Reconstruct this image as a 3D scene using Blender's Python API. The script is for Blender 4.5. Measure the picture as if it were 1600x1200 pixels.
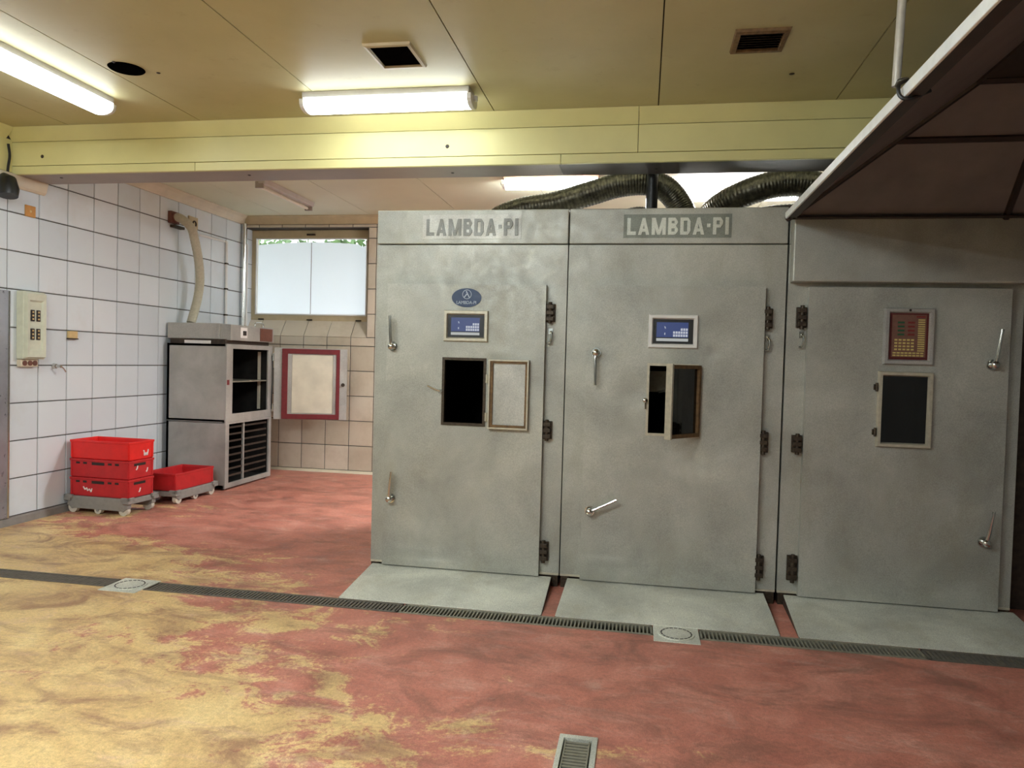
import bpy, bmesh, math, random
from mathutils import Matrix, Vector
random.seed(7)
for o in list(bpy.data.objects): bpy.data.objects.remove(o, do_unlink=True)
SC = bpy.context.scene
COL = SC.collection

# ------------------------------------------------------------------ camera
H = 1.6
F_PX = 1155.0
cam = bpy.data.cameras.new('camera'); CAM = bpy.data.objects.new('camera', cam); COL.objects.link(CAM)
cam.sensor_fit = 'HORIZONTAL'; cam.sensor_width = 36.0; cam.lens = 36.0 * F_PX / 1600.0
cam.clip_start = 0.05; cam.clip_end = 100
def cam_matrix(vx=1005.0, vy=571.0, roll=1.55):
    dY = Vector(((vx-800)/F_PX, (vy-600)/F_PX, 1.0)).normalized()      # room depth axis seen by the camera
    r = math.radians(roll); hd = Vector((math.cos(r), math.sin(r), 0))
    dX = (hd - dY*hd.dot(dY)).normalized(); dZ = dX.cross(dY)
    R = Matrix((dX, dY, dZ))                                            # camera (x right, y down, z forward) to room
    right = R @ Vector((1,0,0)); up = R @ Vector((0,-1,0)); back = R @ Vector((0,0,-1))
    m = Matrix((right, up, back)).transposed().to_4x4(); m.translation = (0, 0, H)
    return m
CAM.matrix_world = cam_matrix()
SC.camera = CAM
# ------------------------------------------------------------------ daylight and exposure
world = bpy.data.worlds.new('world'); SC.world = world; world.use_nodes = True
wn = world.node_tree.nodes; wb = wn['Background']
wb.inputs[0].default_value = (0.88, 0.92, 0.97, 1); wb.inputs[1].default_value = 1.1
SC.view_settings.view_transform = 'Standard'; SC.view_settings.look = 'None'
SC.view_settings.gamma = 1.0; SC.view_settings.use_curve_mapping = False
SC.view_settings.exposure = 2.35
LAMP = 3.2       # radiance of a lit diffuser
SC.cycles.max_bounces = 8; SC.cycles.diffuse_bounces = 4

# ------------------------------------------------------------------ node helpers
def s2l(c):
    return tuple(((v/255)/12.92 if v/255 <= 0.04045 else (((v/255)+0.055)/1.055)**2.4) for v in c) + (1,)
class NT:
    def __init__(s, name):
        s.m = bpy.data.materials.new(name); s.m.use_nodes = True
        s.t = s.m.node_tree; s.b = s.t.nodes['Principled BSDF']; s.out = s.t.nodes['Material Output']
    def n(s, typ, **kw):
        x = s.t.nodes.new(typ)
        for k, v in kw.items():
            if k == 'ins':
                for a, b in v.items(): s.put(x.inputs[a], b)
            else: setattr(x, k, v)
        return x
    def put(s, sock, v):
        if isinstance(v, bpy.types.NodeSocket): s.t.links.new(v, sock)
        else: sock.default_value = v
    def coord(s, kind='Object', scale=(1,1,1), loc=(0,0,0)):
        tc = s.n('ShaderNodeTexCoord'); mp = s.n('ShaderNodeMapping')
        s.t.links.new(tc.outputs[kind], mp.inputs[0]); mp.inputs['Scale'].default_value = scale; mp.inputs['Location'].default_value = loc
        return mp.outputs[0]
    def worldpos(s, scale=(1,1,1), loc=(0,0,0)):
        g = s.n('ShaderNodeNewGeometry'); mp = s.n('ShaderNodeMapping')
        s.t.links.new(g.outputs['Position'], mp.inputs[0]); mp.inputs['Scale'].default_value = scale; mp.inputs['Location'].default_value = loc
        return mp.outputs[0]
    def noise(s, vec, scale, detail=4, rough=0.55, dist=0.0):
        x = s.n('ShaderNodeTexNoise', ins={'Scale': scale, 'Detail': detail, 'Roughness': rough, 'Distortion': dist})
        s.t.links.new(vec, x.inputs['Vector']); return x.outputs['Fac']
    def ramp(s, fac, stops):
        x = s.n('ShaderNodeValToRGB'); s.t.links.new(fac, x.inputs[0]); e = x.color_ramp.elements
        while len(e) < len(stops): e.new(0.5)
        for i, (p, c) in enumerate(stops): e[i].position = p; e[i].color = c if len(c) == 4 else tuple(c)+(1,)
        return x.outputs[0]
    def mix(s, fac, a, b, mode='MIX'):
        x = s.n('ShaderNodeMix', data_type='RGBA', blend_type=mode)
        s.put(x.inputs[0], fac); s.put(x.inputs[6], a); s.put(x.inputs[7], b); return x.outputs[2]
    def math(s, op, a, b=0.0, clamp=False):
        x = s.n('ShaderNodeMath', operation=op, use_clamp=clamp); s.put(x.inputs[0], a); s.put(x.inputs[1], b); return x.outputs[0]
    def bump(s, h, strength=0.2, dist=0.01):
        x = s.n('ShaderNodeBump', ins={'Strength': strength, 'Distance': dist}); s.t.links.new(h, x.inputs['Height'])
        s.t.links.new(x.outputs[0], s.b.inputs['Normal'])
    def set(s, col=None, rough=None, metal=None, spec=None):
        if col is not None: s.put(s.b.inputs['Base Color'], col)
        if rough is not None: s.put(s.b.inputs['Roughness'], rough)
        if metal is not None: s.put(s.b.inputs['Metallic'], metal)
        if spec is not None: s.put(s.b.inputs['Specular IOR Level'], spec)
        return s.m
def grey(a, b, lo=0.35, hi=0.65): return [(lo, (a,a,a,1)), (hi, (b,b,b,1))]
def plain(name, rgb, rough=0.5, metal=0.0, var=0.12, scale=8.0, bump=0.0):
    t = NT(name); p = t.worldpos(); c = s2l(rgb)
    n = t.noise(p, scale, 5)
    d = tuple(v*(1-var) for v in c[:3])+(1,); e = tuple(min(1, v*(1+var)) for v in c[:3])+(1,)
    t.set(t.ramp(n, [(0.3, d), (0.7, e)]), rough, metal)
    if bump: t.bump(n, bump, 0.005)
    return t.m
M = {}
# ---- worn red and yellow floor coating
def floor_mat():
    t = NT('worn_red_yellow_floor'); p = t.worldpos()
    sep = t.n('ShaderNodeSeparateXYZ'); t.t.links.new(p, sep.inputs[0]); X, Y = sep.outputs[0], sep.outputs[1]
    big = t.noise(t.worldpos((0.55,0.95,1), (3.1,1.7,0)), 1.0, 6, 0.62, 0.7)
    mid = t.noise(p, 3.2, 7, 0.72, 0.5); fine = t.noise(p, 46, 5, 0.75); gr = t.noise(p, 170, 3, 0.7)
    blot = t.noise(t.worldpos((1.0,1.5,1), (7.7,2.3,0)), 2.3, 9, 0.74, 0.9)
    # coating worn through to yellow: more on the left of the room and around the near drain
    g = t.math('MULTIPLY', t.math('ADD', X, 1.90), -0.33)
    near = t.math('MULTIPLY', t.math('SUBTRACT', 3.35, Y, True), 0.80)
    far = t.math('MULTIPLY', t.math('SUBTRACT', Y, 5.0, True), -1.15)
    m = t.math('ADD', t.math('ADD', g, near), far)
    m = t.math('ADD', m, t.math('MULTIPLY', t.math('SUBTRACT', big, 0.5), 1.9))
    m = t.math('ADD', m, t.math('MULTIPLY', t.math('SUBTRACT', blot, 0.5), 2.5))
    m = t.math('ADD', m, t.math('MULTIPLY', t.math('SUBTRACT', fine, 0.5), 0.75))
    mask = t.ramp(m, [(0.02, (0,0,0,1)), (0.20, (1,1,1,1))])
    red = t.ramp(mid, [(0.25, s2l((164,92,78))), (0.5, s2l((198,126,108))), (0.72, s2l((214,152,134)))])
    yel = t.ramp(mid, [(0.25, s2l((186,150,104))), (0.5, s2l((222,190,132))), (0.75, s2l((236,212,158)))])
    col = t.mix(mask, red, yel)
    scuff = t.ramp(t.noise(t.worldpos((0.9,2.4,1)), 2.6, 9, 0.76, 1.1), [(0.53, (0,0,0,1)), (0.72, (0.62,0.62,0.62,1))])
    col = t.mix(scuff, col, s2l((216,178,162)))
    dirt = t.ramp(t.noise(t.worldpos((1,1.6,1), (1.3,0.2,0)), 1.9, 9, 0.74, 0.8), [(0.37, (0.68,0.68,0.68,1)), (0.52, (0,0,0,1))])
    col = t.mix(dirt, col, s2l((138,92,78)))
    col = t.mix(1.0, col, t.ramp(fine, [(0.30, (0.77,0.76,0.75,1)), (0.60, (1.08,1.08,1.08,1))]), 'MULTIPLY')
    col = t.mix(1.0, col, t.ramp(gr, [(0.32, (0.80,0.80,0.80,1)), (0.60, (1.08,1.08,1.08,1))]), 'MULTIPLY')
    t.set(col, t.ramp(mid, grey(0.32, 0.58)), 0.0, 0.45)
    t.bump(t.math('ADD', fine, t.math('MULTIPLY', gr, 0.6)), 0.5, 0.005)
    return t.m
M['floor'] = floor_mat()
def tile_mat():
    t = NT('glazed_white_tile'); p = t.worldpos()
    oi = t.n('ShaderNodeObjectInfo')
    base = t.ramp(oi.outputs['Random'], [(0.0, s2l((210,218,224))), (1.0, s2l((222,229,234)))])
    st = t.ramp(t.noise(p, 1.3, 6, 0.65), [(0.52, (0,0,0,1)), (0.75, (0.22,0.22,0.22,1))])
    col = t.mix(st, base, s2l((176,160,140)))
    t.set(col, 0.28, 0, 0.5); t.bump(t.noise(p, 6, 2), 0.05, 0.01); return t.m
M['tile'] = tile_mat()
def oldtile_mat():
    t = NT('aged_cream_tile'); p = t.worldpos(); oi = t.n('ShaderNodeObjectInfo')
    base = t.ramp(oi.outputs['Random'], [(0.0, s2l((196,186,166))), (1.0, s2l((214,204,186)))])
    st = t.ramp(t.noise(p, 2.4, 7, 0.7), [(0.45, (0,0,0,1)), (0.75, (0.45,0.45,0.45,1))])
    t.set(t.mix(st, base, s2l((158,140,112))), 0.38); return t.m
M['oldtile'] = oldtile_mat()
M['grout'] = plain('dark_grout', (88,86,82), 0.9)
M['paint'] = plain('cream_yellow_paint', (216,206,152), 0.5, 0, 0.06, 2.0)
M['darkwall'] = plain('dark_grey_wall', (120,124,122), 0.6, 0, 0.1, 2.0)
M['backpaint'] = plain('grey_green_wall_paint', (124,130,126), 0.6, 0, 0.06, 2.0)
def ceil_mat():
    t = NT('nicotine_cream_ceiling'); p = t.worldpos()
    n = t.noise(p, 0.8, 6, 0.6); f = t.noise(p, 7, 6, 0.7)
    col = t.ramp(n, [(0.3, s2l((184,175,130))), (0.7, s2l((202,194,152)))])
    st = t.ramp(f, [(0.60, (0,0,0,1)), (0.82, (0.35,0.35,0.35,1))])
    t.set(t.mix(st, col, s2l((140,118,72))), 0.5, 0, 0.35); t.bump(t.noise(p, 60, 3), 0.06, 0.003); return t.m
M['ceil'] = ceil_mat()
M['ceil_back'] = plain('beige_ceiling', (214,216,190), 0.6, 0, 0.05, 1.2)
M['beam'] = plain('yellow_green_beam_paint', (220,212,150), 0.45, 0, 0.07, 1.6)
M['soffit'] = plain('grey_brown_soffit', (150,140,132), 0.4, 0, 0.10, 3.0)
M['soffit_shade'] = plain('shaded_soffit', (74,66,64), 0.3, 0, 0.15, 3.0)  # shade on the right of the beam underside, put into the colour
M['cornice'] = plain('off_white_cornice', (214,202,178), 0.5, 0, 0.10, 4.0)
M['joint'] = plain('dark_joint', (52,44,30), 0.9)
M['dark'] = plain('black_recess', (9,8,7), 1.0, 0, 0.3, 20)
for _k in ('dark',): M[_k].node_tree.nodes['Principled BSDF'].inputs['Specular IOR Level'].default_value = 0.0
M['soot'] = plain('sooty_lining', (24,21,18), 0.75, 0, 0.4, 12)
def steel_mat(name, rgb, rough=0.42, metal=0.75, speck=0.10):
    t = NT(name); p = t.worldpos(); c = s2l(rgb)
    cl = t.noise(p, 1.7, 6, 0.62, 0.4); sp = t.noise(p, 170, 3, 0.75); md = t.noise(p, 14, 6, 0.7)
    lo = tuple(v*0.66 for v in c[:3])+(1,); hi = tuple(min(1, v*1.16) for v in c[:3])+(1,)
    col = t.ramp(cl, [(0.28, lo), (0.72, hi)])
    col = t.mix(1.0, col, t.ramp(sp, grey(1-speck*2.2, 1+speck, 0.35, 0.65)), 'MULTIPLY')
    gm = t.ramp(t.noise(t.worldpos((1.2,1,0.45)), 2.6, 7, 0.7), [(0.52, (0,0,0,1)), (0.78, (0.5,0.5,0.5,1))])
    col = t.mix(gm, col, tuple(a*b for a, b in zip(c[:3], (0.60,0.55,0.44)))+(1,))
    t.set(col, t.ramp(md, grey(rough-0.06, rough+0.12)), metal)
    t.bump(t.math('ADD', t.math('MULTIPLY', cl, 1.0), t.math('MULTIPLY', sp, 0.05)), 0.22, 0.02)
    return t.m
M['steel'] = steel_mat('dull_chamber_steel', (182,183,173), 0.44, 0.28)
M['steel2'] = steel_mat('cabinet_steel', (186,184,178), 0.42, 0.3)
M['ramp'] = steel_mat('scuffed_ramp_plate', (226,227,214), 0.6, 0.35, 0.14)
M['brushed'] = steel_mat('brushed_panel_steel', (168,172,180), 0.32, 0.6, 0.02)
M['bright'] = plain('polished_steel', (205,205,200), 0.2, 1.0, 0.06, 30)
M['zinc'] = plain('zinc_rod', (226,226,220), 0.25, 0.45, 0.08, 30)
M['rim'] = plain('pale_aluminium_edge', (228,234,236), 0.35, 0.0, 0.06, 20)
M['bezel'] = plain('aged_bezel', (190,184,164), 0.4, 0.35, 0.12, 40)
M['rust'] = plain('greasy_brown_hinge', (66,56,44), 0.5, 0.5, 0.45, 60)
M['rustedge'] = plain('rusty_rebate', (112,86,54), 0.7, 0.1, 0.35, 35)
M['plinth'] = plain('grimy_plinth', (64,52,42), 0.7, 0.1, 0.35, 25)
M['hood'] = plain('greasy_hood_sheet', (116,108,106), 0.5, 0.1, 0.15, 4)
M['hoodseam'] = plain('dark_hood_seam', (44,32,26), 0.5, 0.1, 0.3, 14)
M['blk'] = plain('black_plastic', (22,22,22), 0.4, 0, 0.2, 20)
M['white'] = plain('white_enamel', (225,224,220), 0.4, 0, 0.04, 10)
M['greyhousing'] = plain('grey_lamp_housing', (188,184,180), 0.45, 0, 0.06, 10)
M['brownhousing'] = plain('rusty_lamp_housing', (150,104,88), 0.5, 0, 0.15, 10)
M['cream'] = plain('cream_switch_plastic', (206,208,188), 0.4, 0, 0.06, 18)
M['socket'] = plain('brown_socket', (110,66,52), 0.5, 0, 0.2, 30)
M['orange'] = plain('orange_box_cover', (198,140,70), 0.5, 0, 0.12, 30)
M['beigeplast'] = plain('beige_plastic', (214,184,128), 0.5, 0, 0.08, 30)
M['hose'] = plain('grey_cream_hose', (186,180,158), 0.55, 0, 0.10, 40)
M['red1'] = plain('bright_red_plastic', (226,34,30), 0.38, 0, 0.06, 12)
M['red2'] = plain('deep_red_plastic', (190,34,38), 0.45, 0, 0.12, 12)
M['redseal'] = plain('dark_red_gasket', (112,26,32), 0.55, 0, 0.15, 25)
M['whitemark'] = plain('white_label', (232,228,224), 0.6, 0, 0.05, 40)
M['dolly'] = plain('grey_dolly_plastic', (142,140,134), 0.55, 0, 0.10, 20)
M['wheel'] = plain('off_white_wheel', (206,200,184), 0.5, 0, 0.08, 25)
M['winframe'] = plain('beige_window_frame', (188,172,138), 0.5, 0, 0.08, 8)
M['steelbar'] = plain('grate_steel', (150,146,130), 0.45, 0.5, 0.15, 30)
M['grimebar'] = plain('grimy_grate', (108,102,92), 0.6, 0.3, 0.2, 30)
M['innerdoor'] = plain('pale_door_liner', (214,208,188), 0.35, 0.1, 0.10, 5)
M['blue'] = plain('blue_badge', (22,52,92), 0.4, 0, 0.08, 20)
M['badgeink'] = plain('pale_badge_print', (186,200,216), 0.5)
M['plateL'] = steel_mat('pale_sign_plate', (196,196,188), 0.5, 0.5)
M['plateD'] = steel_mat('dull_sign_plate', (138,142,132), 0.5, 0.6)
M['letD'] = steel_mat('grey_sign_letters', (142,143,138), 0.5, 0.5)
M['letL'] = steel_mat('pale_sign_letters', (206,208,196), 0.45, 0.5)
M['legend'] = plain('dark_legend', (40,30,26), 0.5)
M['legendred'] = plain('dark_red_legend_border', (84,24,22), 0.5, 0, 0.2, 40)
M['legendfield'] = plain('brown_legend_field', (112,78,64), 0.6, 0, 0.15, 40)
M['keyyel'] = plain('yellow_legend_key', (196,178,108), 0.6, 0, 0.15, 60)
M['keygreen'] = plain('green_legend_key', (40,82,52), 0.6)
M['keyred'] = plain('red_legend_key', (120,40,34), 0.6)
M['insul'] = None
def emis(name, rgb, strength, back=(0.8,0.8,0.8)):
    t = NT(name); t.set(back+(1,), 0.4); t.b.inputs['Emission Color'].default_value = rgb+(1,); t.b.inputs['Emission Strength'].default_value = strength; return t.m
M['tube'] = emis('lit_diffuser', (0.88, 0.965, 1.0), LAMP)
M['tube2'] = emis('lit_diffuser_back_room', (0.95, 0.97, 1.0), LAMP*11.5)
M['tube3'] = emis('lit_diffuser_added_lamps', (0.88, 0.96, 1.0), LAMP*6.6)  # stronger than the visible lamps, for the added unseen ones
M['offtube'] = plain('unlit_tube', (222,214,196), 0.35, 0, 0.04, 10)
M['scrblue'] = emis('display_blue', (0.05, 0.085, 0.26), 0.11, (0.01,0.01,0.02))
M['scrlight'] = emis('display_pale', (0.55, 0.58, 0.66), 0.16, (0.05,0.05,0.05))
M['scrbar'] = emis('display_grey_bar', (0.42, 0.44, 0.43), 0.17, (0.05,0.05,0.05))
def duct_mat():
    t = NT('dark_foil_duct'); p = t.worldpos(); n = t.noise(p, 22, 5, 0.7)
    t.set(t.ramp(n, [(0.3, s2l((34,32,27))), (0.7, s2l((92,86,70)))]), 0.28, 0.8); t.bump(n, 0.3, 0.01); return t.m
M['duct'] = duct_mat()
def glass_mat(name, tint, rough, alpha_mix):
    t = NT(name); g = t.n('ShaderNodeBsdfGlossy', ins={'Roughness': rough, 'Color': (0.9,0.9,0.9,1)})
    tr = t.n('ShaderNodeBsdfTransparent', ins={'Color': tint}); fr = t.n('ShaderNodeFresnel', ins={'IOR': 1.5})
    mx = t.n('ShaderNodeMixShader'); t.put(mx.inputs[0], t.math('ADD', fr.outputs[0], alpha_mix, True))
    t.t.links.new(tr.outputs[0], mx.inputs[1]); t.t.links.new(g.outputs[0], mx.inputs[2]); t.t.links.new(mx.outputs[0], t.out.inputs[0]); return t.m
M['sight'] = glass_mat('smoked_sight_glass', (0.10,0.10,0.10,1), 0.03, 0.03)
M['sightpale'] = glass_mat('misted_sight_glass', (0.6,0.6,0.56,1), 0.3, 0.5)
M['clear'] = glass_mat('window_glass', (0.92,0.96,0.96,1), 0.03, 0.0)
def film():
    t = NT('frosted_film'); tl = t.n('ShaderNodeBsdfTranslucent', ins={'Color': (0.95,0.94,0.95,1)}); df = t.n('ShaderNodeBsdfDiffuse', ins={'Color': (0.8,0.84,0.86,1)})
    mx = t.n('ShaderNodeMixShader', ins={'Fac': 0.3}); t.t.links.new(tl.outputs[0], mx.inputs[1]); t.t.links.new(df.outputs[0], mx.inputs[2]); t.t.links.new(mx.outputs[0], t.out.inputs[0]); return t.m
M['film'] = film()

# ------------------------------------------------------------------ mesh helpers
WM = {}
class MB:
    def __init__(s): s.v = []; s.f = []; s.mi = []; s.cur = 0
    def add(s, vs, fs):
        b = len(s.v); s.v += [tuple(p) for p in vs]; s.f += [tuple(i+b for i in q) for q in fs]; s.mi += [s.cur]*len(fs); return s
    def mat(s, i): s.cur = i; return s
    def box(s, x0, x1, y0, y1, z0, z1, m=None):
        vs = [Vector(p) for p in ((x0,y0,z0),(x1,y0,z0),(x1,y1,z0),(x0,y1,z0),(x0,y0,z1),(x1,y0,z1),(x1,y1,z1),(x0,y1,z1))]
        if m: vs = [m @ p for p in vs]
        return s.add(vs, [(0,3,2,1),(4,5,6,7),(0,1,5,4),(1,2,6,5),(2,3,7,6),(3,0,4,7)])
    def prism(s, pts, axis, a, b):                       # closed profile swept along an axis
        def mk(p, c):
            return (c, p[0], p[1]) if axis == 'x' else ((p[0], c, p[1]) if axis == 'y' else (p[0], p[1], c))
        n = len(pts); vs = [mk(p, a) for p in pts] + [mk(p, b) for p in pts]
        return s.add(vs, [tuple(range(n))[::-1], tuple(range(n, 2*n))] + [(i, (i+1) % n, n+(i+1) % n, n+i) for i in range(n)])
    def ring(s, x0, x1, z0, z1, hx0, hx1, hz0, hz1, y0, y1):      # slab facing -y with a rectangular hole
        o = [(x0,z0),(x1,z0),(x1,z1),(x0,z1)]; h = [(hx0,hz0),(hx1,hz0),(hx1,hz1),(hx0,hz1)]
        vs = [(p[0],y0,p[1]) for p in o+h] + [(p[0],y1,p[1]) for p in o+h]; fs = []
        for i in range(4):
            j = (i+1) % 4
            fs += [(i,j,4+j,4+i), (8+j,8+i,12+i,12+j), (j,i,8+i,8+j), (4+i,4+j,12+j,12+i)]
        return s.add(vs, fs)
    def bezel(s, x0, x1, z0, z1, w, yb, yf, yi):          # picture-frame moulding: outer edge at yb, ridge at yf, inner edge at yi
        def loop(d, y): return [(x0+d,y,z0+d),(x1-d,y,z0+d),(x1-d,y,z1-d),(x0+d,y,z1-d)]
        L = loop(0,yb)+loop(w*0.22,yf)+loop(w*0.75,yf)+loop(w,yi); fs = []
        for k in range(3):
            for i in range(4):
                j = (i+1) % 4; fs.append((k*4+i, k*4+j, k*4+4+j, k*4+4+i))
        return s.add(L, fs)
    def cyl(s, a, b, r0, r1=None, n=16, cap=True):
        a = Vector(a); b = Vector(b); r1 = r0 if r1 is None else r1; d = (b-a).normalized()
        u = d.cross(Vector((0,0,1)) if abs(d.z) < 0.9 else Vector((1,0,0))).normalized(); w = d.cross(u)
        cs = [(math.cos(2*math.pi*i/n), math.sin(2*math.pi*i/n)) for i in range(n)]
        vs = [a+(u*c+w*e)*r0 for c, e in cs] + [b+(u*c+w*e)*r1 for c, e in cs]
        fs = [(i, (i+1) % n, n+(i+1) % n, n+i) for i in range(n)]
        if cap: fs += [tuple(range(n))[::-1], tuple(range(n, 2*n))]
        return s.add(vs, fs)
    def tube(s, pts, r, n=12, cap=True, rad=None):
        P = [Vector(p) for p in pts]; vs = []; fs = []; u = None
        for i, p in enumerate(P):
            d = (P[min(i+1, len(P)-1)] - P[max(i-1, 0)]).normalized()
            if u is None: u = d.cross(Vector((0,0,1)) if abs(d.z) < 0.9 else Vector((1,0,0))).normalized()
            u = (u - d*u.dot(d)).normalized(); w = d.cross(u); rr = rad[i] if rad else r
            vs += [p+(u*math.cos(2*math.pi*k/n)+w*math.sin(2*math.pi*k/n))*rr for k in range(n)]
        for i in range(len(P)-1):
            for k in range(n): fs.append((i*n+k, i*n+(k+1) % n, (i+1)*n+(k+1) % n, (i+1)*n+k))
        if cap: fs += [tuple(range(n))[::-1], tuple(range((len(P)-1)*n, len(P)*n))]
        return s.add(vs, fs)
    def dome(s, c, axis, r, h, n=14, m=5):
        c = Vector(c); d = Vector(axis).normalized(); u = d.cross(Vector((0,0,1)) if abs(d.z) < 0.9 else Vector((1,0,0))).normalized(); w = d.cross(u); vs = []; fs = []
        for j in range(m):
            a = j/m*math.pi/2
            vs += [c+d*h*math.sin(a)+(u*math.cos(2*math.pi*k/n)+w*math.sin(2*math.pi*k/n))*r*math.cos(a) for k in range(n)]
        vs.append(c+d*h)
        for j in range(m-1):
            for k in range(n): fs.append((j*n+k, j*n+(k+1) % n, (j+1)*n+(k+1) % n, (j+1)*n+k))
        for k in range(n): fs.append(((m-1)*n+k, (m-1)*n+(k+1) % n, m*n))
        return s.add(vs, fs)
    def xform(s, m): s.v = [tuple(m @ Vector(p)) for p in s.v]; return s
    def mesh(s, name, mats, smooth=False, angle=35):
        me = bpy.data.meshes.new(name); me.from_pydata(s.v, [], s.f)
        for k in (mats if isinstance(mats, (list, tuple)) else [mats]): me.materials.append(M[k])
        me.polygons.foreach_set('material_index', s.mi)
        bm = bmesh.new(); bm.from_mesh(me); bmesh.ops.recalc_face_normals(bm, faces=bm.faces); bm.to_mesh(me); bm.free()
        if smooth:
            me.polygons.foreach_set('use_smooth', [True]*len(me.polygons)); me.set_sharp_from_angle(angle=math.radians(angle))
        me.update(); return me
    def build(s, name, mats, parent=None, smooth=False, bevel=0.0, local=False, seg=2, angle=35):
        """World-space shape (origin put at its centre); with local=True the shape is in its parent's own space."""
        lo = [min(p[i] for p in s.v) for i in range(3)]; hi = [max(p[i] for p in s.v) for i in range(3)]
        c = Vector([(a+b)/2 for a, b in zip(lo, hi)])
        s.v = [tuple(Vector(p)-c) for p in s.v]
        o = bpy.data.objects.new(name, s.mesh(name, mats, smooth, angle)); COL.objects.link(o); o.location = c
        if parent is not None:
            o.parent = parent
            if not local: o.matrix_parent_inverse = WM[parent.name].inverted()
        WM[o.name] = Matrix.Translation(c) if not local or parent is None else WM[parent.name] @ Matrix.Translation(c)
        if bevel:
            b = o.modifiers.new('edge', 'BEVEL'); b.width = bevel; b.segments = seg; b.limit_method = 'ANGLE'; b.angle_limit = math.radians(40)
        return o
def tag(o, label=None, cat=None, group=None, kind=None):
    if label: o['label'] = label
    if cat: o['category'] = cat
    if group: o['group'] = group
    if kind: o['kind'] = kind
    return o
def thing(name, loc, label, cat, group=None, rz=0.0, kind=None):
    o = bpy.data.objects.new(name, None); COL.objects.link(o); o.location = loc; o.rotation_euler = (0,0,rz); o.empty_display_size = 0.1
    WM[o.name] = Matrix.Translation(loc) @ Matrix.Rotation(rz, 4, 'Z')
    return tag(o, label, cat, group, kind)
def struct(name, mb, mats, label=None, **kw):
    o = mb.build(name, mats, **kw); o['kind'] = 'structure'
    if label: o['label'] = label
    return o
def text_part(name, body, mat, x0, x1, z0, z1, y, depth, parent, bold=0.0):
    cu = bpy.data.curves.new(name, 'FONT'); cu.body = body; cu.size = 1.0; cu.extrude = 0.5; cu.offset = bold; cu.resolution_u = 3
    tmp = bpy.data.objects.new('tmp', cu); COL.objects.link(tmp); bpy.context.view_layer.update()
    me = bpy.data.meshes.new_from_object(tmp.evaluated_get(bpy.context.evaluated_depsgraph_get()))
    bpy.data.objects.remove(tmp, do_unlink=True); bpy.data.curves.remove(cu)
    vs = [v.co.copy() for v in me.vertices]; fs = [tuple(p.vertices) for p in me.polygons]; bpy.data.meshes.remove(me)
    ax = min(v.x for v in vs); bx = max(v.x for v in vs); ay = min(v.y for v in vs); by = max(v.y for v in vs)
    mb = MB(); mb.add([(x0+(v.x-ax)/(bx-ax)*(x1-x0), y-depth*(v.z+0.5), z0+(v.y-ay)/(by-ay)*(z1-z0)) for v in vs], fs)
    return mb.build(name, mat, parent)
def block_letters(name, mat, x0, x1, z0, z1, y, depth, parent):
    """Bold condensed capitals LAMBDA-PI built from strokes, fitted into a box."""
    W = 0.30
    def bowl(a, b, top, bot):                # right-hand bowl of B, D, P: stroke w wide from stem to x=b
        w = W; c = 0.22
        out = [(a,top),(b-c,top),(b,top-c),(b,bot+c),(b-c,bot),(a,bot)]
        inn = [(a,top-w*.62),(b-c*.7-w*.4,top-w*.62),(b-w,top-c-w*.2),(b-w,bot+c+w*.2),(b-c*.7-w*.4,bot+w*.62),(a,bot+w*.62)]
        return [[out[i],out[i+1],inn[i+1],inn[i]] for i in range(5)]
    def bar(a, b, c, d): return [(a,c),(b,c),(b,d),(a,d)]
    G = {'L': (0.78, [bar(0,W,0,1), bar(W,0.78,0,0.2)]),
         'A': (1.0, [[(0,0),(W,0),(0.62,1),(0.38,1)], [(1.0-W,0),(1.0,0),(0.62,1),(0.38,1)], bar(0.2,0.8,0.18,0.36)]),
         'M': (1.25, [bar(0,W,0,1), bar(1.25-W,1.25,0,1), [(0.02,1),(0.34,1),(0.74,0),(0.50,0)], [(0.91,1),(1.23,1),(0.75,0),(0.51,0)]]),
         'B': (0.86, [bar(0,W,0,1)] + bowl(W,0.84,1.0,0.48) + bowl(W,0.86,0.56,0.0)),
         'D': (0.90, [bar(0,W,0,1)] + bowl(W,0.90,1.0,0.0)),
         '-': (0.34, [bar(0.02,0.32,0.42,0.64)]),
         'P': (0.86, [bar(0,W,0,1)] + bowl(W,0.86,1.0,0.40)),
         'I': (W, [bar(0,W,0,1)])}
    quads = []; x = 0
    for ch in 'LAMBDA-PI':
        w, st = G[ch]; quads += [[(x+p[0], p[1]) for p in q] for q in st]; x += w+0.20
    x -= 0.20; mb = MB()
    for i, q in enumerate(quads):
        P = [(x0+p[0]/x*(x1-x0), z0+p[1]*(z1-z0)) for p in q]; mb.prism(P, 'y', y-depth-0.00015*i, y)
    return mb.build(name, mat, parent)
def spline(pts, k=8):
    P = [Vector(p) for p in pts]; P = [P[0]*2-P[1]] + P + [P[-1]*2-P[-2]]; out = []
    for i in range(1, len(P)-2):
        a, b, c, d = P[i-1:i+3]
        for j in range(k):
            t = j/k; out.append(0.5*((2*b)+(c-a)*t+(2*a-5*b+4*c-d)*t*t+(3*b-a-3*c+d)*t**3))
    return out + [P[-2]]

# ================================================================== THE ROOM
XL, XR, YB, YN, ZC = -5.6, 3.2, 9.65, -3.0, 3.54
DR0, DR1 = 4.43, 4.585           # drain channel
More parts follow.
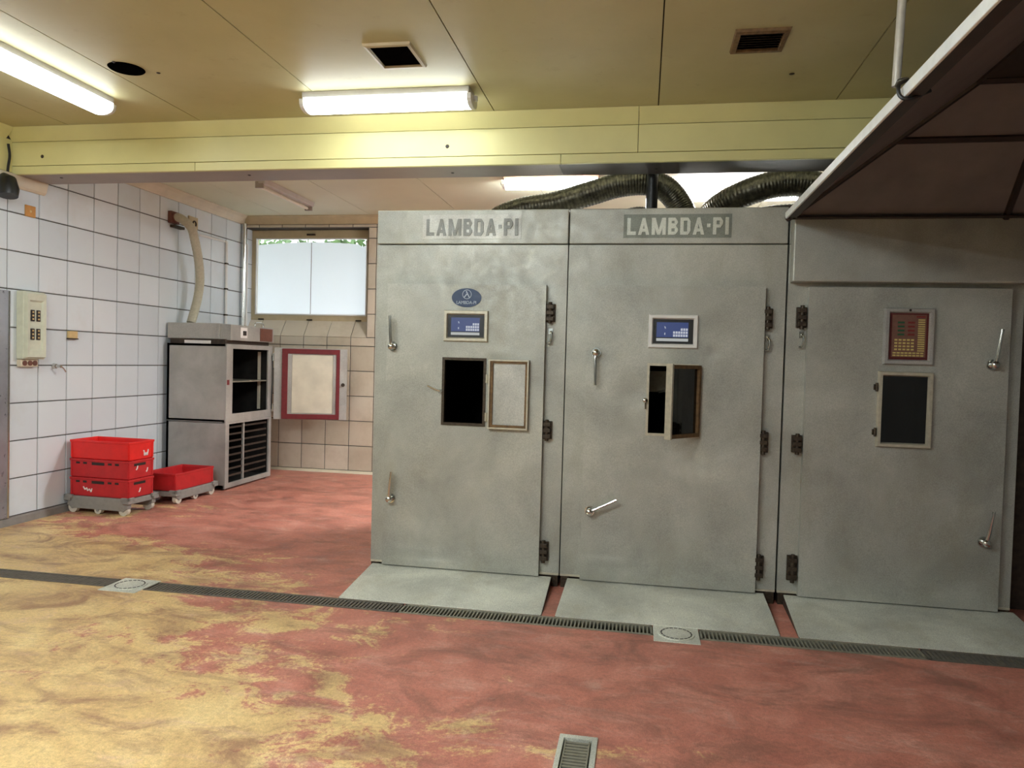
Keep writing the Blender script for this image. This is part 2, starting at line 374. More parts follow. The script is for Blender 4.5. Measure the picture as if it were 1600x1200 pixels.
# floor, with the channel and the near gully left open
mb = MB()
for (x0, x1, y0, y1) in ((XL-0.2, XR, YN, 1.70), (XL-0.2, -0.300, 1.70, 3.13), (-0.145, XR, 1.70, 3.13), (XL-0.2, XR, 3.13, DR0), (XL-0.2, XR, DR1, YB+0.3)):
    mb.box(x0, x1, y0, y1, -0.12, 0.0)
fl = struct('floor', mb, 'floor', 'red floor coating worn through to yellow')
tr = MB().box(XL, XR, DR0-0.02, DR1+0.02, -0.16, -0.10).box(-0.32, -0.125, 1.68, 3.15, -0.16, -0.10)
tr.build('drain_trough', 'plinth', fl)
# ceiling: eight boards a side of the beam, on a dark backing
ce = struct('ceiling', MB().box(XL-0.2, XR+0.1, YN-0.1, YB+0.3, ZC+0.02, ZC+0.12), 'joint', 'cream panelled ceiling with dark joints')
xs = [XL-0.1] + [-4.95+1.25*i for i in range(7)] + [XR]
for i in range(len(xs)-1):
    g = 0.004
    MB().box(xs[i]+g, xs[i+1]-g, YN, 5.80, ZC, ZC+0.02).build('ceiling_panel', 'ceil', ce)
    MB().box(xs[i]+g, xs[i+1]-g, 6.05, YB+0.2, ZC, ZC+0.02).build('ceiling_panel', 'ceil_back', ce)
# walls
wl = struct('wall_left', MB().box(XL-0.2, XL-0.008, YN, YB+0.3, 0, ZC+0.02), 'grout', 'white square tiled wall with dark grout')
wbk = MB()
WX0, WX1, WZ0, WZ1 = -5.57, -3.75, 1.88, 3.385     # window opening
wbk.box(XL-0.2, XR+0.1, YB+0.008, YB+0.3, 0, WZ0).box(XL-0.2, WX0, YB+0.008, YB+0.3, WZ0, WZ1).box(WX1, XR+0.1, YB+0.008, YB+0.3, WZ0, WZ1).box(XL-0.2, XR+0.1, YB+0.008, YB+0.3, WZ1, ZC+0.02)
wb_ = struct('wall_back', wbk, 'grout', 'aged cream tiled wall with dark grout')
struct('wall_right', MB().box(XR, XR+0.15, YN, YB, 0, ZC+0.02), 'darkwall', 'painted side wall')
struct('wall_front', MB().box(XL-0.2, XR+0.1, YN-0.15, YN, 0, ZC+0.02), 'backpaint', 'painted wall behind the viewer')
struct('wall_gap_shade', MB().box(2.42, XR, 5.55, 5.65, 0, ZC), 'plinth', 'dark board added for the shadowed gap beside the last chamber')  # dark board standing in for the shadow in the side gap
# tiles: shared meshes
def tile_mesh(name, w, h, mat, axis):
    g = 0.0045; t = 0.008
    b = 0.003
    lo = [(-w/2+g, -h/2+g), (w/2-g, -h/2+g), (w/2-g, h/2-g), (-w/2+g, h/2-g)]
    hi = [(-w/2+g+b, -h/2+g+b), (w/2-g-b, -h/2+g+b), (w/2-g-b, h/2-g-b), (-w/2+g+b, h/2-g-b)]
    mb = MB()
    if axis == 'x': vs = [(0,p,q) for p, q in lo]+[(t,p,q) for p, q in hi]
    else: vs = [(p,0,q) for p, q in lo]+[(p,-t,q) for p, q in hi]
    mb.add(vs, [(4,5,6,7)]+[(i,(i+1)%4,4+(i+1)%4,4+i) for i in range(4)])
    return mb.mesh(name, mat)
TC = {}
def put_tile(axis, a0, a1, z0, z1, parent, mat, tilt=True):
    w, h = round(a1-a0, 4), round(z1-z0, 4); k = (axis, w, h, mat)
    if k not in TC: TC[k] = tile_mesh('tile', w, h, mat, axis)
    o = bpy.data.objects.new('tile', TC[k]); COL.objects.link(o); o.parent = parent
    o.matrix_parent_inverse = WM[parent.name].inverted()
    j = lambda s: random.uniform(-s, s)
    o.location = (XL-0.008+j(0.0008), (a0+a1)/2, (z0+z1)/2) if axis == 'x' else ((a0+a1)/2, YB+0.008+j(0.0008), (z0+z1)/2)
    if tilt: o.rotation_euler = (j(0.002), 0, j(0.004)) if axis == 'x' else (0, 0, 0)
PY, PZ = 0.3488, 0.3430
cols = [5.72+PY*k for k in range(-3, 12)]; cols[-1] = YB
rows = [0.075+PZ*k for k in range(0, 10)] + [3.43]
for a, b in zip(cols, cols[1:]):
    for c, d in zip(rows, rows[1:]):
        if b < 5.8 and c > 3.1: continue
        put_tile('x', a, b, c, d, wl, 'tile')
bx = [-5.6, -5.37] + [-5.37+0.3475*k for k in range(1, 9)]
bz = [0.035+0.3445*k for k in range(0, 5)] + [1.757, 1.88, 2.2, 2.545, 2.89, 3.235, 3.385, 3.43]
for a, b in zip(bx, bx[1:]):
    for c, d in zip(bz, bz[1:]):
        if c >= WZ0-0.01 and d <= WZ1+0.01:
            if b > WX1 and a < WX1:
                put_tile('y', WX1, b, c, d, wb_, 'oldtile')
            elif a < WX1: continue
            else: put_tile('y', a, b, c, d, wb_, 'oldtile')
        else: put_tile('y', a, b, c, d, wb_, 'oldtile')
# sloping sill tiles and left reveal tiles of the window recess
sa = math.atan2(0.225, 0.165); sl = math.hypot(0.225, 0.165)
xs_ = [WX0, -5.37] + [-5.37+0.3475*k for k in range(1, 5)] + [WX1]
for a, b in zip(xs_, xs_[1:]):
    m = Matrix.Translation((0, YB-0.004, WZ0)) @ Matrix.Rotation(sa, 4, 'X')
    MB().box(a+0.004, b-0.004, 0.002, sl, -0.012, 0.0, m).build('sill_tile', 'oldtile', wb_, bevel=0.003)
MB().prism([(YB+0.012, WZ0-0.01), (YB+0.17, WZ0+0.205), (YB+0.17, WZ0-0.01)], 'x', WX0, WX1).build('sill_bed', 'grout', wb_)
for c, d in zip([1.9, 2.2, 2.545, 2.89, 3.235], [2.2, 2.545, 2.89, 3.235, 3.38]):
    MB().box(WX0-0.004, WX0+0.006, YB+0.010, YB+0.165, c+0.004, d-0.004).build('reveal_tile', 'tile', wb_)
# skirtings and cornices
struct('baseboard_left', MB().prism([(XL-0.01,0),(XL+0.03,0),(XL+0.018,0.06),(XL,0.072),(XL-0.01,0.072)], 'y', YN, YB), 'plinth')
bpy.data.objects['baseboard_left'].data.materials[0] = plain('grey_skirting', (128,122,116), 0.6, 0, 0.15, 9)
struct('baseboard_back', MB().prism([(YB+0.01,0),(YB-0.04,0),(YB-0.02,0.03),(YB+0.01,0.034)], 'x', XL, XR), 'cornice')
def cove(y0, y1, z0=3.425, z1=ZC, d=0.10):      # left wall, profile in x,z
    pr = [(XL-0.005, z0), (XL+0.012, z0), (XL+0.03, z0+0.04), (XL+0.06, z1-0.035), (XL+d, z1-0.01), (XL+d, z1), (XL-0.005, z1)]
    return MB().prism(pr, 'y', y0, y1)
struct('trim_1', cove(6.13, YB), 'cornice', 'pale cove moulding along the tiled wall')
pr = [(YB+0.005, 3.43), (YB-0.012, 3.43), (YB-0.03, 3.46), (YB-0.06, 3.51), (YB-0.09, 3.53), (YB-0.09, ZC), (YB+0.005, ZC)]
struct('trim_2', MB().prism(pr, 'x', XL, XR), 'winframe', 'beige cove moulding above the window')
# painted upper strip of the near left wall with its cove
struct('trim_3', MB().box(XL-0.008, XL+0.012, YN, 5.75, 3.165, 3.45), 'beam', 'yellow boarded strip above the tiles')
struct('trim_4', MB().prism([(XL-0.005, 3.445), (XL+0.014, 3.445), (XL+0.10, ZC-0.002), (XL-0.005, ZC-0.002)], 'y', YN, 5.68), 'beam', 'yellow cove at the near wall')
# bracket moulding under the beam at the wall
struct('trim_5', MB().prism([(XL-0.005, 3.04), (XL+0.012, 3.04), (XL+0.03, 3.06), (XL+0.05, 3.14), (XL+0.05, 3.152), (XL-0.005, 3.152)], 'y', 5.60, 6.12), 'cornice', 'short cream bearer under the beam end', bevel=0.004)

# ------------------------------------------------------------------ beam across the ceiling
bm_ = thing('ceiling_beam', (-1.2, 5.94, 3.15), 'yellow boxed beam spanning the room below the ceiling', None, kind='structure')
BX0, BX1 = XL+0.012, XR
MB().box(BX0, BX1, 5.775, 6.10, 3.165, ZC+0.01).build('beam_core', 'joint', bm_)
for a, b in ((BX0, -0.094), (-0.090, BX1)):
    MB().prism([(5.750, 3.432), (5.665, ZC-0.001), (5.79, ZC-0.001), (5.79, 3.432)], 'x', a, b).build('cove_board', 'beam', bm_)
    MB().box(a, b, 5.748, 5.785, 3.222, 3.428).build('face_board', 'beam', bm_, bevel=0.002)
for a, b in ((BX0, -3.80), (-3.796, -0.682), (-0.678, BX1)):
    MB().box(a, b, 5.750, 5.785, 3.148, 3.218).build('lower_board', 'beam', bm_, bevel=0.002)
for a, b, k in ((BX0, -0.70, 'soffit'), (-0.697, BX1, 'soffit_shade')):
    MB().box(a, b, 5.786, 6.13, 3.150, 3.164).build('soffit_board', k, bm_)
MB().box(BX0, BX1, 6.10, 6.128, 3.164, ZC).build('rear_board', 'ceil_back', bm_)
for x, z in ((-5.28,3.30), (-1.59,3.30)):
    MB().dome((x, 5.748, z), (0,-1,0), 0.016, 0.006).build('screw', 'legend', bm_, smooth=True)
for x, y in ((-5.218,5.90), (-3.40,5.93), (-1.604,5.98), (0.05,5.97)):
    MB().dome((x, y, 3.150), (0,0,-1), 0.014, 0.006).build('screw', 'legend', bm_, smooth=True)

# ------------------------------------------------------------------ window in the back wall
w1 = thing('window_1', ((WX0+WX1)/2, YB+0.17, WZ0+0.22), 'frosted window in beige frame high in the back wall', None, kind='structure')
fy0, fy1 = YB+0.165, YB+0.23
MB().ring(WX0+0.004, WX1-0.004, 2.06, WZ1-0.005, -5.49, -3.83, 2.19, 3.255, fy0, fy1).build('window_frame', 'winframe', w1, bevel=0.006)
MB().ring(-5.50, -3.82, 2.18, 3.265, -5.485, -3.838, 2.198, 3.248, fy0-0.012, fy0+0.02).build('glazing_bead', 'white', w1)
MB().box(-5.495, -3.825, fy0+0.035, fy0+0.041, 2.185, 3.26).build('window_pane', 'clear', w1)
n = 24; a, b = -5.483, -3.842; top = []
for i in range(n+1):
    x = a+(b-a)*i/n; u = (x+4.665)/0.82; top.append((x, 3.212-0.040*u*u-0.003*math.sin(i*3.1)-(0.03 if i == n-1 else 0)))
MB().prism([(a, 2.20), (b, 2.20)] + top[::-1], 'y', fy0+0.024, fy0+0.026).build('frosted_film', 'film', w1)
MB().box(-4.669, -4.663, fy0+0.018, fy0+0.0235, 2.20, 3.21).build('film_seam', 'socket', w1)
for x in (-5.40, -4.66, -3.93):
    MB().box(x-0.035, x+0.035, fy0-0.02, fy0+0.01, 2.105, 2.125).cyl((x-0.04, fy0-0.02, 2.115), (x+0.04, fy0-0.02, 2.115), 0.009, n=8).build('window_hinge', 'rust', w1)
MB().box(-4.72, -4.60, fy0-0.03, fy0+0.01, 3.30, 3.325).cyl((-4.66, fy0-0.03, 3.31), (-4.60, fy0-0.05, 3.305), 0.008, n=8).build('window_catch', 'rust', w1)
# sky-lit garden greenery outside, seen over the film edge
hb = MB()
for i in range(900):
    x = random.uniform(-6.6, -3.0); z = random.uniform(2.9, 4.2); y = random.uniform(11.4, 11.8); r = random.uniform(0.05, 0.11); a = random.uniform(0, 6.3); q = random.uniform(0.2, 1.0)
    d = Vector((math.cos(a), q-0.5, math.sin(a)))*r; e = Vector((-math.sin(a), 0.3, math.cos(a)))*r*0.5
    p = Vector((x, y, z)); hb.add([p-d, p+e, p+d, p-e], [(0,1,2,3)])
for i in range(14):
    x = random.uniform(-6.5, -3.1); hb.cyl((x, 11.6, 0), (x+random.uniform(-0.2,0.2), 11.6, random.uniform(3.2, 4.1)), 0.02, 0.008, n=6)
M['leaf'] = plain('green_leaves', (86,112,62), 0.6, 0, 0.4, 9)
tag(hb.build('hedge', 'leaf'), 'green shrubbery outside beyond the frosted window', 'hedge', kind='stuff')
tag(MB().box(-9, 0, YB+0.35, 14, -0.1, 0).build('ground_outside', 'leaf'), 'ground outside beyond the window', None, kind='structure')

# ================================================================== DRAINS
def grate(x0, x1, label, bars='steelbar', pitch=0.023, bw=0.0045):
    t = thing('drain_grate', ((x0+x1)/2, (DR0+DR1)/2, 0), label, 'drain grate', 'slotted channel grates in the floor')
    MB().box(x0, x1, DR0-0.006, DR0+0.014, -0.10, 0.004).box(x0, x1, DR1-0.014, DR1+0.006, -0.10, 0.004).box(x0, x0+0.012, DR0, DR1, -0.03, 0.004).box(x1-0.012, x1, DR0, DR1, -0.03, 0.004).build('frame', bars, t)
    b = MB(); n = int((x1-x0-0.03)/pitch)
    for i in range(n):
        x = x0+0.018+(i+0.5)*(x1-x0-0.036)/n; b.box(x-bw, x+bw, DR0+0.012, DR1-0.012, -0.025, 0.001)
    b.build('bars', bars, t)['kind'] = 'stuff'
grate(XL+0.03, -3.555, 'grimy channel grate running to the left wall past the square cover', 'grimebar', 0.03, 0.012)
grate(-3.265, -1.485, 'channel grate between left drain cover and the first ramp', 'grimebar', 0.026, 0.0085)
grate(-1.475, 0.105, 'steel channel grate in front of the first two ramps')
grate(0.385, 1.62, 'steel channel grate right of the round drain cover')
grate(1.63, XR-0.02, 'channel grate in front of the third ramp at the right edge', 'grimebar', 0.026, 0.0085)
def cover(x, y, w, label):
    t = thing('drain_cover', (x, y, 0), label, 'drain cover')
    a = w/2
    p = MB(); o = [(-a,-a),(a,-a),(a,a),(-a,a)]; n = 32; R = w*0.40
    p.box(x-a, x+a, y-a, y+a, -0.09, 0.003).build('plate', 'ramp', t, bevel=0.004)
    q = MB().cyl((x, y, 0.002), (x, y, 0.008), R, R*0.98, 32); q.build('lid', 'ramp', t)
    for i in range(20):
        an = 2*math.pi*i/20; m = Matrix.Translation((x+math.cos(an)*R*0.82, y+math.sin(an)*R*0.82, 0)) @ Matrix.Rotation(an, 4, 'Z')
        MB().box(-0.004, 0.004, -0.010, 0.010, 0.006, 0.0095, m).build('slot', 'legend', t)
cover(-3.41, 4.49, 0.28, 'grimy square drain cover on the yellow part of the floor')
cover(0.245, 4.475, 0.27, 'grey drain cover with round slotted lid before the second ramp')
g = thing('floor_gully', (-0.222, 2.4, 0), 'narrow slatted floor gully with pale rim at the bottom edge', 'floor gully')
MB().box(-0.302, -0.282, 1.71, 3.105, -0.10, 0.006).box(-0.163, -0.140, 1.71, 3.105, -0.10, 0.006).box(-0.302, -0.140, 3.105, 3.135, -0.10, 0.006).box(-0.302, -0.140, 1.69, 1.71, -0.10, 0.006).build('rim', 'ramp', g)
MB().box(-0.276, -0.270, 1.71, 3.10, -0.03, 0.002).box(-0.176, -0.170, 1.71, 3.10, -0.03, 0.002).build('side_bar', 'steelbar', g)
sm = None; n = 58
for i in range(n):
    y = 3.095-(i+0.5)*0.0238
    if sm is None:
        s0 = MB().box(-0.270, -0.176, y-0.0065, y+0.0065, -0.02, 0.0).build('slat', 'steelbar', g); sm = s0; y0 = y
    else:
        c = s0.copy(); COL.objects.link(c); c.location.y += y-y0
# ================================================================== RAMPS
def ramp(x0, x1, xt0, xt1, label):
    t = thing('ramp', ((x0+x1)/2, 4.9, 0), label, 'ramp', 'sheet metal ramps before the chamber doors')
    yf, yr, zf, zr = 4.60, 5.222, 0.006, 0.072
    vs = [(x0,yf,zf),(x1,yf,zf),(xt1,yr,zr),(xt0,yr,zr),(x0,yf,zf-0.006),(x1,yf,zf-0.006),(xt1,yr,zr-0.012),(xt0,yr,zr-0.012)]
    MB().add(vs, [(0,1,2,3),(7,6,5,4),(0,4,5,1),(1,5,6,2),(2,6,7,3),(3,7,4,0)]).build('deck', 'ramp', t, bevel=0.003)
    for a, b in ((x0, xt0), (x1, xt1)):
        s_ = 0.006 if a == x0 else -0.006
        vs = [(a,yf,zf-0.002),(b,yr,zr-0.004),(b,yr,0),(a,yf,0),(a+s_,yf,zf-0.002),(b+s_,yr,zr-0.004),(b+s_,yr,0),(a+s_,yf,0)]
        MB().add(vs, [(0,1,2,3),(7,6,5,4),(0,4,5,1),(2,6,7,3),(1,5,6,2),(0,3,7,4)]).build('side_flange', 'plinth', t)
ramp(-1.945, -0.585, -1.945, -0.60, 'pale scuffed metal ramp before the leftmost chamber door')
ramp(-0.500, 0.860, -0.485, 0.855, 'grey metal ramp before the middle chamber door')
ramp(0.965, 2.40, 0.985, 2.40, 'dark grey metal ramp before the rightmost chamber door')

# ================================================================== SMOKING CHAMBERS
YF, YD = 5.24, 5.19
def door_slab(x0, x1, z0, z1, hole, dents, parent):
    def lines(a, b, cuts):
        L = [a+(b-a)*i/int((b-a)/0.028) for i in range(int((b-a)/0.028)+1)]
        for c in cuts:
            k = min(range(len(L)), key=lambda i: abs(L[i]-c)); L[k] = c
        L[0], L[-1] = a, b; return L
    xs = lines(x0, x1, hole[:2]); zs = lines(z0, z1, hole[2:])
    bm = bmesh.new(); vv = {}
    for i, x in enumerate(xs):
        for k, z in enumerate(zs):
            d = 0.0
            for (dx, dz, rx, rz, am) in dents: d += am*math.exp(-((x-dx)/rx)**2-((z-dz)/rz)**2)
            d += 0.0022*math.sin(x*5.3+z*1.7)*math.sin(z*4.1-x*2.2)
            vv[i, k] = bm.verts.new((x, YD+d, z))
    for i in range(len(xs)-1):
        for k in range(len(zs)-1):
            cx, cz = (xs[i]+xs[i+1])/2, (zs[k]+zs[k+1])/2
            if hole[0] < cx < hole[1] and hole[2] < cz < hole[3]: continue
            bm.faces.new((vv[i,k], vv[i+1,k], vv[i+1,k+1], vv[i,k+1]))
    r = bmesh.ops.extrude_face_region(bm, geom=list(bm.faces))
    for v in [e for e in r['geom'] if isinstance(e, bmesh.types.BMVert)]: v.co.y = YF-0.003
    bm.verts.index_update(); mb = MB(); loose = [v for v in bm.verts if v.link_faces]; ix = {v: i for i, v in enumerate(loose)}
    mb.add([v.co.copy() for v in loose], [tuple(ix[v] for v in f.verts) for f in bm.faces]); bm.free()
    return mb.build('door', 'steel', parent, smooth=True, angle=40)
def handle(x, z, tx, tz, door, body='bright'):
    y = YD-0.002; d = Vector((tx-x, 0, tz-z)); L = d.length; d.normalize(); h = MB()
    h.cyl((x,y,z), (x,y-0.012,z), 0.036, 0.034, 20).cyl((x,y-0.012,z), (x,y-0.05,z), 0.021, 0.019, 16).dome((x,y-0.05,z), (0,-1,0), 0.026, 0.018)
    p = Vector((x,y-0.044,z)); h.tube([p, p+d*L*0.3+Vector((0,-0.012,0)), p+d*L*0.9+Vector((0,-0.016,0)), p+d*L+Vector((0,-0.014,0))], 0.010, 10, rad=[0.012,0.011,0.009,0.010])
    return h.build('handle', body, door, smooth=True)
def hinge(x, z0, z1, door, right=True):
    s_ = 1 if right else -1; h = MB()
    h.box(min(x-0.032*s_,x+0.034*s_), max(x-0.032*s_,x+0.034*s_), YF-0.02, YF, z0, z1)
    h.cyl((x, YF-0.035, z0-0.012), (x, YF-0.035, z1+0.012), 0.014, n=10)
    for k in range(3):
        zz = z0+(z1-z0)*(k+0.5)/3; h.box(x-0.026, x+0.026, YF-0.05, YF-0.018, zz-0.014, zz+0.014)
    return h.build('hinge', 'rust', door, bevel=0.002)
def hook(x, z, door):
    pts = spline([(x, YF, z+0.035), (x+0.004, YF-0.03, z+0.03), (x+0.01, YF-0.035, z), (x+0.002, YF-0.03, z-0.045), (x-0.018, YF-0.03, z-0.05)], 4)
    return MB().tube(pts, 0.007, 8).box(x-0.014, x+0.014, YF-0.01, YF, z+0.015, z+0.055).build('hook', 'bright', door, smooth=True)
def display(x0, x1, z0, z1, door, mat='bezel'):
    w = 0.034; MB().bezel(x0, x1, z0, z1, w, YD+0.004, YD-0.026, YD-0.004).build('display_bezel', mat, door)
    a, b, c, d = x0+w, x1-w, z0+w, z1-w
    MB().box(a-0.004, b+0.004, YD-0.006, YD+0.004, c-0.004, d+0.004).build('display_glass', 'blk', door)
    W, Hh = b-a, d-c; y = YD-0.0065
    MB().box(a+W*.08, a+W*.88, y-0.001, y, c+Hh*.26, c+Hh*.88).build('display_image', 'scrblue', door)
    MB().box(a+W*.08, a+W*.88, y-0.0012, y, c+Hh*.10, c+Hh*.22).build('display_status_bar', 'scrbar', door)
    k = MB()
    for r in range(3):
        for q in range(6):
            if r == 2 and q < 3: continue
            k.box(a+W*(.50+.063*q), a+W*(.50+.063*q+.047), y-0.002, y-0.001, c+Hh*(.29+.125*r), c+Hh*(.29+.125*r+.095))
    for (u, v) in ((.28,.66), (.28,.36), (.29,.62), (.28,.40)): k.box(a+W*u, a+W*u+0.006, y-0.002, y-0.001, c+Hh*v, c+Hh*v+0.008)
    k.build('display_keys', 'scrlight', door)['kind'] = 'stuff'
def chamber(u0, u1, d0, d1, hole, dents, label, hinge_right, open_back=True):
    t = thing('smoking_chamber', ((u0+u1)/2, 6.1, 0), label, 'smoking chamber', 'row of steel smoking chambers')
    b = MB(); g = 0.004; x0, x1 = u0+g, u1-g
    b.ring(x0, x1, 0.086, 2.437, d0+0.06, d1-0.06, 0.14, 2.08, YF, YF+0.06)
    b.box(x0, x0+0.05, YF+0.06, 7.0, 0.086, 2.437).box(x1-0.05, x1, YF+0.06, 7.0, 0.086, 2.437).box(x0, x1, 6.94, 7.0, 0.086, 2.437).box(x0, x1, YF+0.06, 7.0, 2.39, 2.437).box(x0, x1, YF+0.06, 7.0, 0.086, 0.13)
    b.build('body', 'steel', t)
    l = MB(); a0, a1, c0, c1, e0, e1 = x0+0.055, x1-0.055, YF+0.065, 6.93, 0.14, 2.385
    l.add([(a0,c0,e0),(a1,c0,e0),(a1,c1,e0),(a0,c1,e0),(a0,c0,e1),(a1,c0,e1),(a1,c1,e1),(a0,c1,e1)], [(0,1,2,3),(4,5,6,7),(0,3,7,4),(1,2,6,5),(2,3,7,6)])
    l.build('lining', 'soot', t)
    MB().box(x0+0.01, x1-0.01, YF+0.02, 6.98, 0.0, 0.084).build('plinth', 'plinth', t)
    MB().box(x0, x1, YF-0.004, YF+0.02, 0.080, 0.094).build('sill_strip', 'bezel', t)
    for x in (x0+0.035, x1-0.035): MB().box(x-0.028, x+0.028, YF-0.006, YF+0.03, 0.0, 0.080).cyl((x, YF-0.012, 0.045), (x, YF, 0.045), 0.012, n=8).build('foot_bracket', 'rust', t)
    dr = door_slab(d0, d1, 0.078, 2.15, hole, dents, t)
    return t, dr
def header(t, u0, u1):
    return MB().box(u0+0.004, u1-0.004, YF-0.004, 7.0, 2.445, 2.69).build('header', 'steel', t, bevel=0.006)
# --- leftmost chamber
H1 = (-1.417, -1.122, 1.146, 1.606)
t1, d1 = chamber(-1.970, -0.545, -1.860, -0.690, H1, [(-1.60,0.20,0.16,0.018,-0.010),(-1.55,0.165,0.20,0.02,0.008),(-1.45,0.11,0.10,0.015,-0.008),(-1.05,0.20,0.25,0.02,-0.004),(-1.02,0.53,0.03,0.02,-0.006),(-1.2,0.6,0.4,0.5,0.006),(-1.03,1.66,0.10,0.03,-0.004)],
    'leftmost steel smoking chamber with blue oval badge and fully opened sight window', True)
h1 = header(t1, -1.970, -0.545)
MB().box(-1.617, -0.888, YF-0.007, YF-0.002, 2.480, 2.654).build('sign_plate', 'plateL', h1)
block_letters('sign_lettering', 'letD', -1.590, -0.910, 2.503, 2.624, YF-0.006, 0.003, h1)
handle(-1.808, 1.690, -1.818, 1.910, d1); handle(-1.800, 0.573, -1.782, 0.776, d1)
for a, b in ((1.891,2.018), (1.057,1.185), (0.183,0.321)): hinge(-0.660, a, b, d1)
hook(-0.655, 1.79, d1)
display(-1.429, -1.097, 1.734, 1.962, d1)
bd = MB(); n = 36
bd.prism([(-1.265+0.109*math.cos(2*math.pi*i/n), 2.052+0.068*math.sin(2*math.pi*i/n)) for i in range(n)], 'y', YD-0.004, YD+0.003); bd.build('badge', 'blue', d1)
em = MB(); n = 28; cx, cz = -1.262, 2.076
for i in range(n):
    a, b = 2*math.pi*i/n, 2*math.pi*(i+1)/n
    em.prism([(cx+r*math.cos(q), cz+r*math.sin(q)) for r, q in ((0.034,a),(0.034,b),(0.030,b),(0.030,a))], 'y', YD-0.0055, YD-0.003)
em.prism([(cx-0.010,cz+0.024),(cx-0.002,cz+0.024),(cx+0.022,cz-0.022),(cx+0.013,cz-0.022),(cx+0.002,cz-0.001),(cx-0.016,cz-0.022),(cx-0.024,cz-0.020),(cx-0.002,cz+0.006)], 'y', YD-0.0055, YD-0.003)
em.build('badge_emblem', 'badgeink', d1)
text_part('badge_lettering', 'LAMBDA-PI', 'badgeink', -1.337, -1.193, 2.007, 2.029, YD-0.004, 0.002, d1)
MB().ring(-1.432, -1.107, 1.131, 1.621, H1[0]+0.004, H1[1]-0.004, H1[2]+0.004, H1[3]-0.004, YD-0.008, YD+0.03).build('sight_opening_rim', 'rust', d1)
# flap swung flat against the door
fx0, fx1, fz0, fz1 = -1.082, -0.792, 1.118, 1.614
MB().ring(fx0, fx1, fz0, fz1, fx0+0.012, fx1-0.012, fz0+0.012, fz1-0.012, YD-0.045, YD-0.008).build('flap_frame', 'bezel', d1, bevel=0.002)
MB().ring(fx0+0.012, fx1-0.012, fz0+0.012, fz1-0.012, fx0+0.032, fx1-0.026, fz0+0.030, fz1-0.026, YD-0.036, YD-0.010).build('flap_rebate', 'rustedge', d1)
MB().box(fx0+0.030, fx1-0.024, YD-0.022, YD-0.012, fz0+0.028, fz1-0.024).build('flap_pane', 'plateL', d1)
for z in (1.475, 1.20): MB().cyl((-1.095, YD-0.014, z-0.03), (-1.095, YD-0.014, z+0.03), 0.009, n=8).box(-1.108, -1.082, YD-0.01, YD+0.002, z-0.03, z+0.03).build('flap_hinge', 'bezel', d1)
MB().cyl((-1.440, YD-0.022, 1.375), (-1.440, YD+0.002, 1.375), 0.014, n=10).tube([(-1.44,YD-0.02,1.375), (-1.49,YD-0.025,1.392), (-1.535,YD-0.022,1.412)], 0.006, 8).build('flap_latch', 'bright', d1, smooth=True)
# --- middle chamber
H2 = (0.041, 0.362, 1.130, 1.604)
t2, d2 = chamber(-0.545, 0.935, -0.395, 0.795, H2, [(0.488,1.661,0.022,0.016,-0.012),(0.47,1.69,0.05,0.04,0.007),(0.492,0.548,0.022,0.010,-0.009),(-0.20,0.215,0.16,0.016,-0.010),(-0.05,0.125,0.10,0.014,-0.008),(-0.05,1.40,0.12,0.10,0.008),(0.45,1.02,0.02,0.10,-0.004),(0.2,0.7,0.4,0.4,0.006)],
    'middle steel smoking chamber with its dark sight window half open', True)
h2 = header(t2, -0.545, 0.935)
MB().box(-0.165, 0.563, YF-0.007, YF-0.002, 2.485, 2.647).build('sign_plate', 'plateD', h2)
block_letters('sign_lettering', 'letL', -0.140, 0.543, 2.505, 2.622, YF-0.006, 0.003, h2)
handle(-0.327, 1.680, -0.322, 1.455, d2); handle(-0.338, 0.569, -0.154, 0.665, d2)
for a, b in ((1.873,2.006), (1.032,1.171), (0.173,0.327)): hinge(0.815, a, b, d2)
hook(0.822, 1.775, d2)
display(0.027, 0.362, 1.720, 1.954, d2, 'white')
MB().ring(0.028, 0.375, 1.117, 1.617, H2[0]+0.004, H2[1]-0.004, H2[2]+0.004, H2[3]-0.004, YD-0.006, YD+0.03).build('sight_opening_rim', 'bezel', d2)
fl2 = MB(); fm = Matrix.Translation((0.368, YD-0.012, 0)) @ Matrix.Rotation(math.radians(52), 4, 'Z')
W2 = 0.335
f = MB().ring(-W2, 0, 1.125, 1.610, -W2+0.022, -0.022, 1.150, 1.585, -0.03, 0.012).xform(fm); f.build('flap_frame', 'rustedge', d2, bevel=0.002)
MB().box(-W2-0.004, -W2+0.016, -0.036, 0.014, 1.120, 1.615).xform(fm).build('flap_edge', 'bezel', d2, bevel=0.003)
MB().box(-W2+0.020, -0.020, -0.010, -0.002, 1.148, 1.587).xform(fm).build('flap_pane', 'sight', d2)
MB().cyl((0.02, YD-0.03, 1.36), (0.02, YD+0.002, 1.36), 0.013, n=10).dome((0.02, YD-0.03, 1.36), (0,-1,0), 0.018, 0.012).cyl((0.02, YD-0.02, 1.36), (0.024, YD-0.02, 1.30), 0.006, n=8).build('flap_latch', 'bright', d2, smooth=True)
# a bracket rail inside, glimpsed through the opening
MB().box(0.02, 0.30, 5.75, 5.78, 1.40, 1.56).cyl((0.12,5.74,1.40), (0.34,5.70,1.46), 0.010, n=8).build('inner_bracket', 'steelbar', t2)
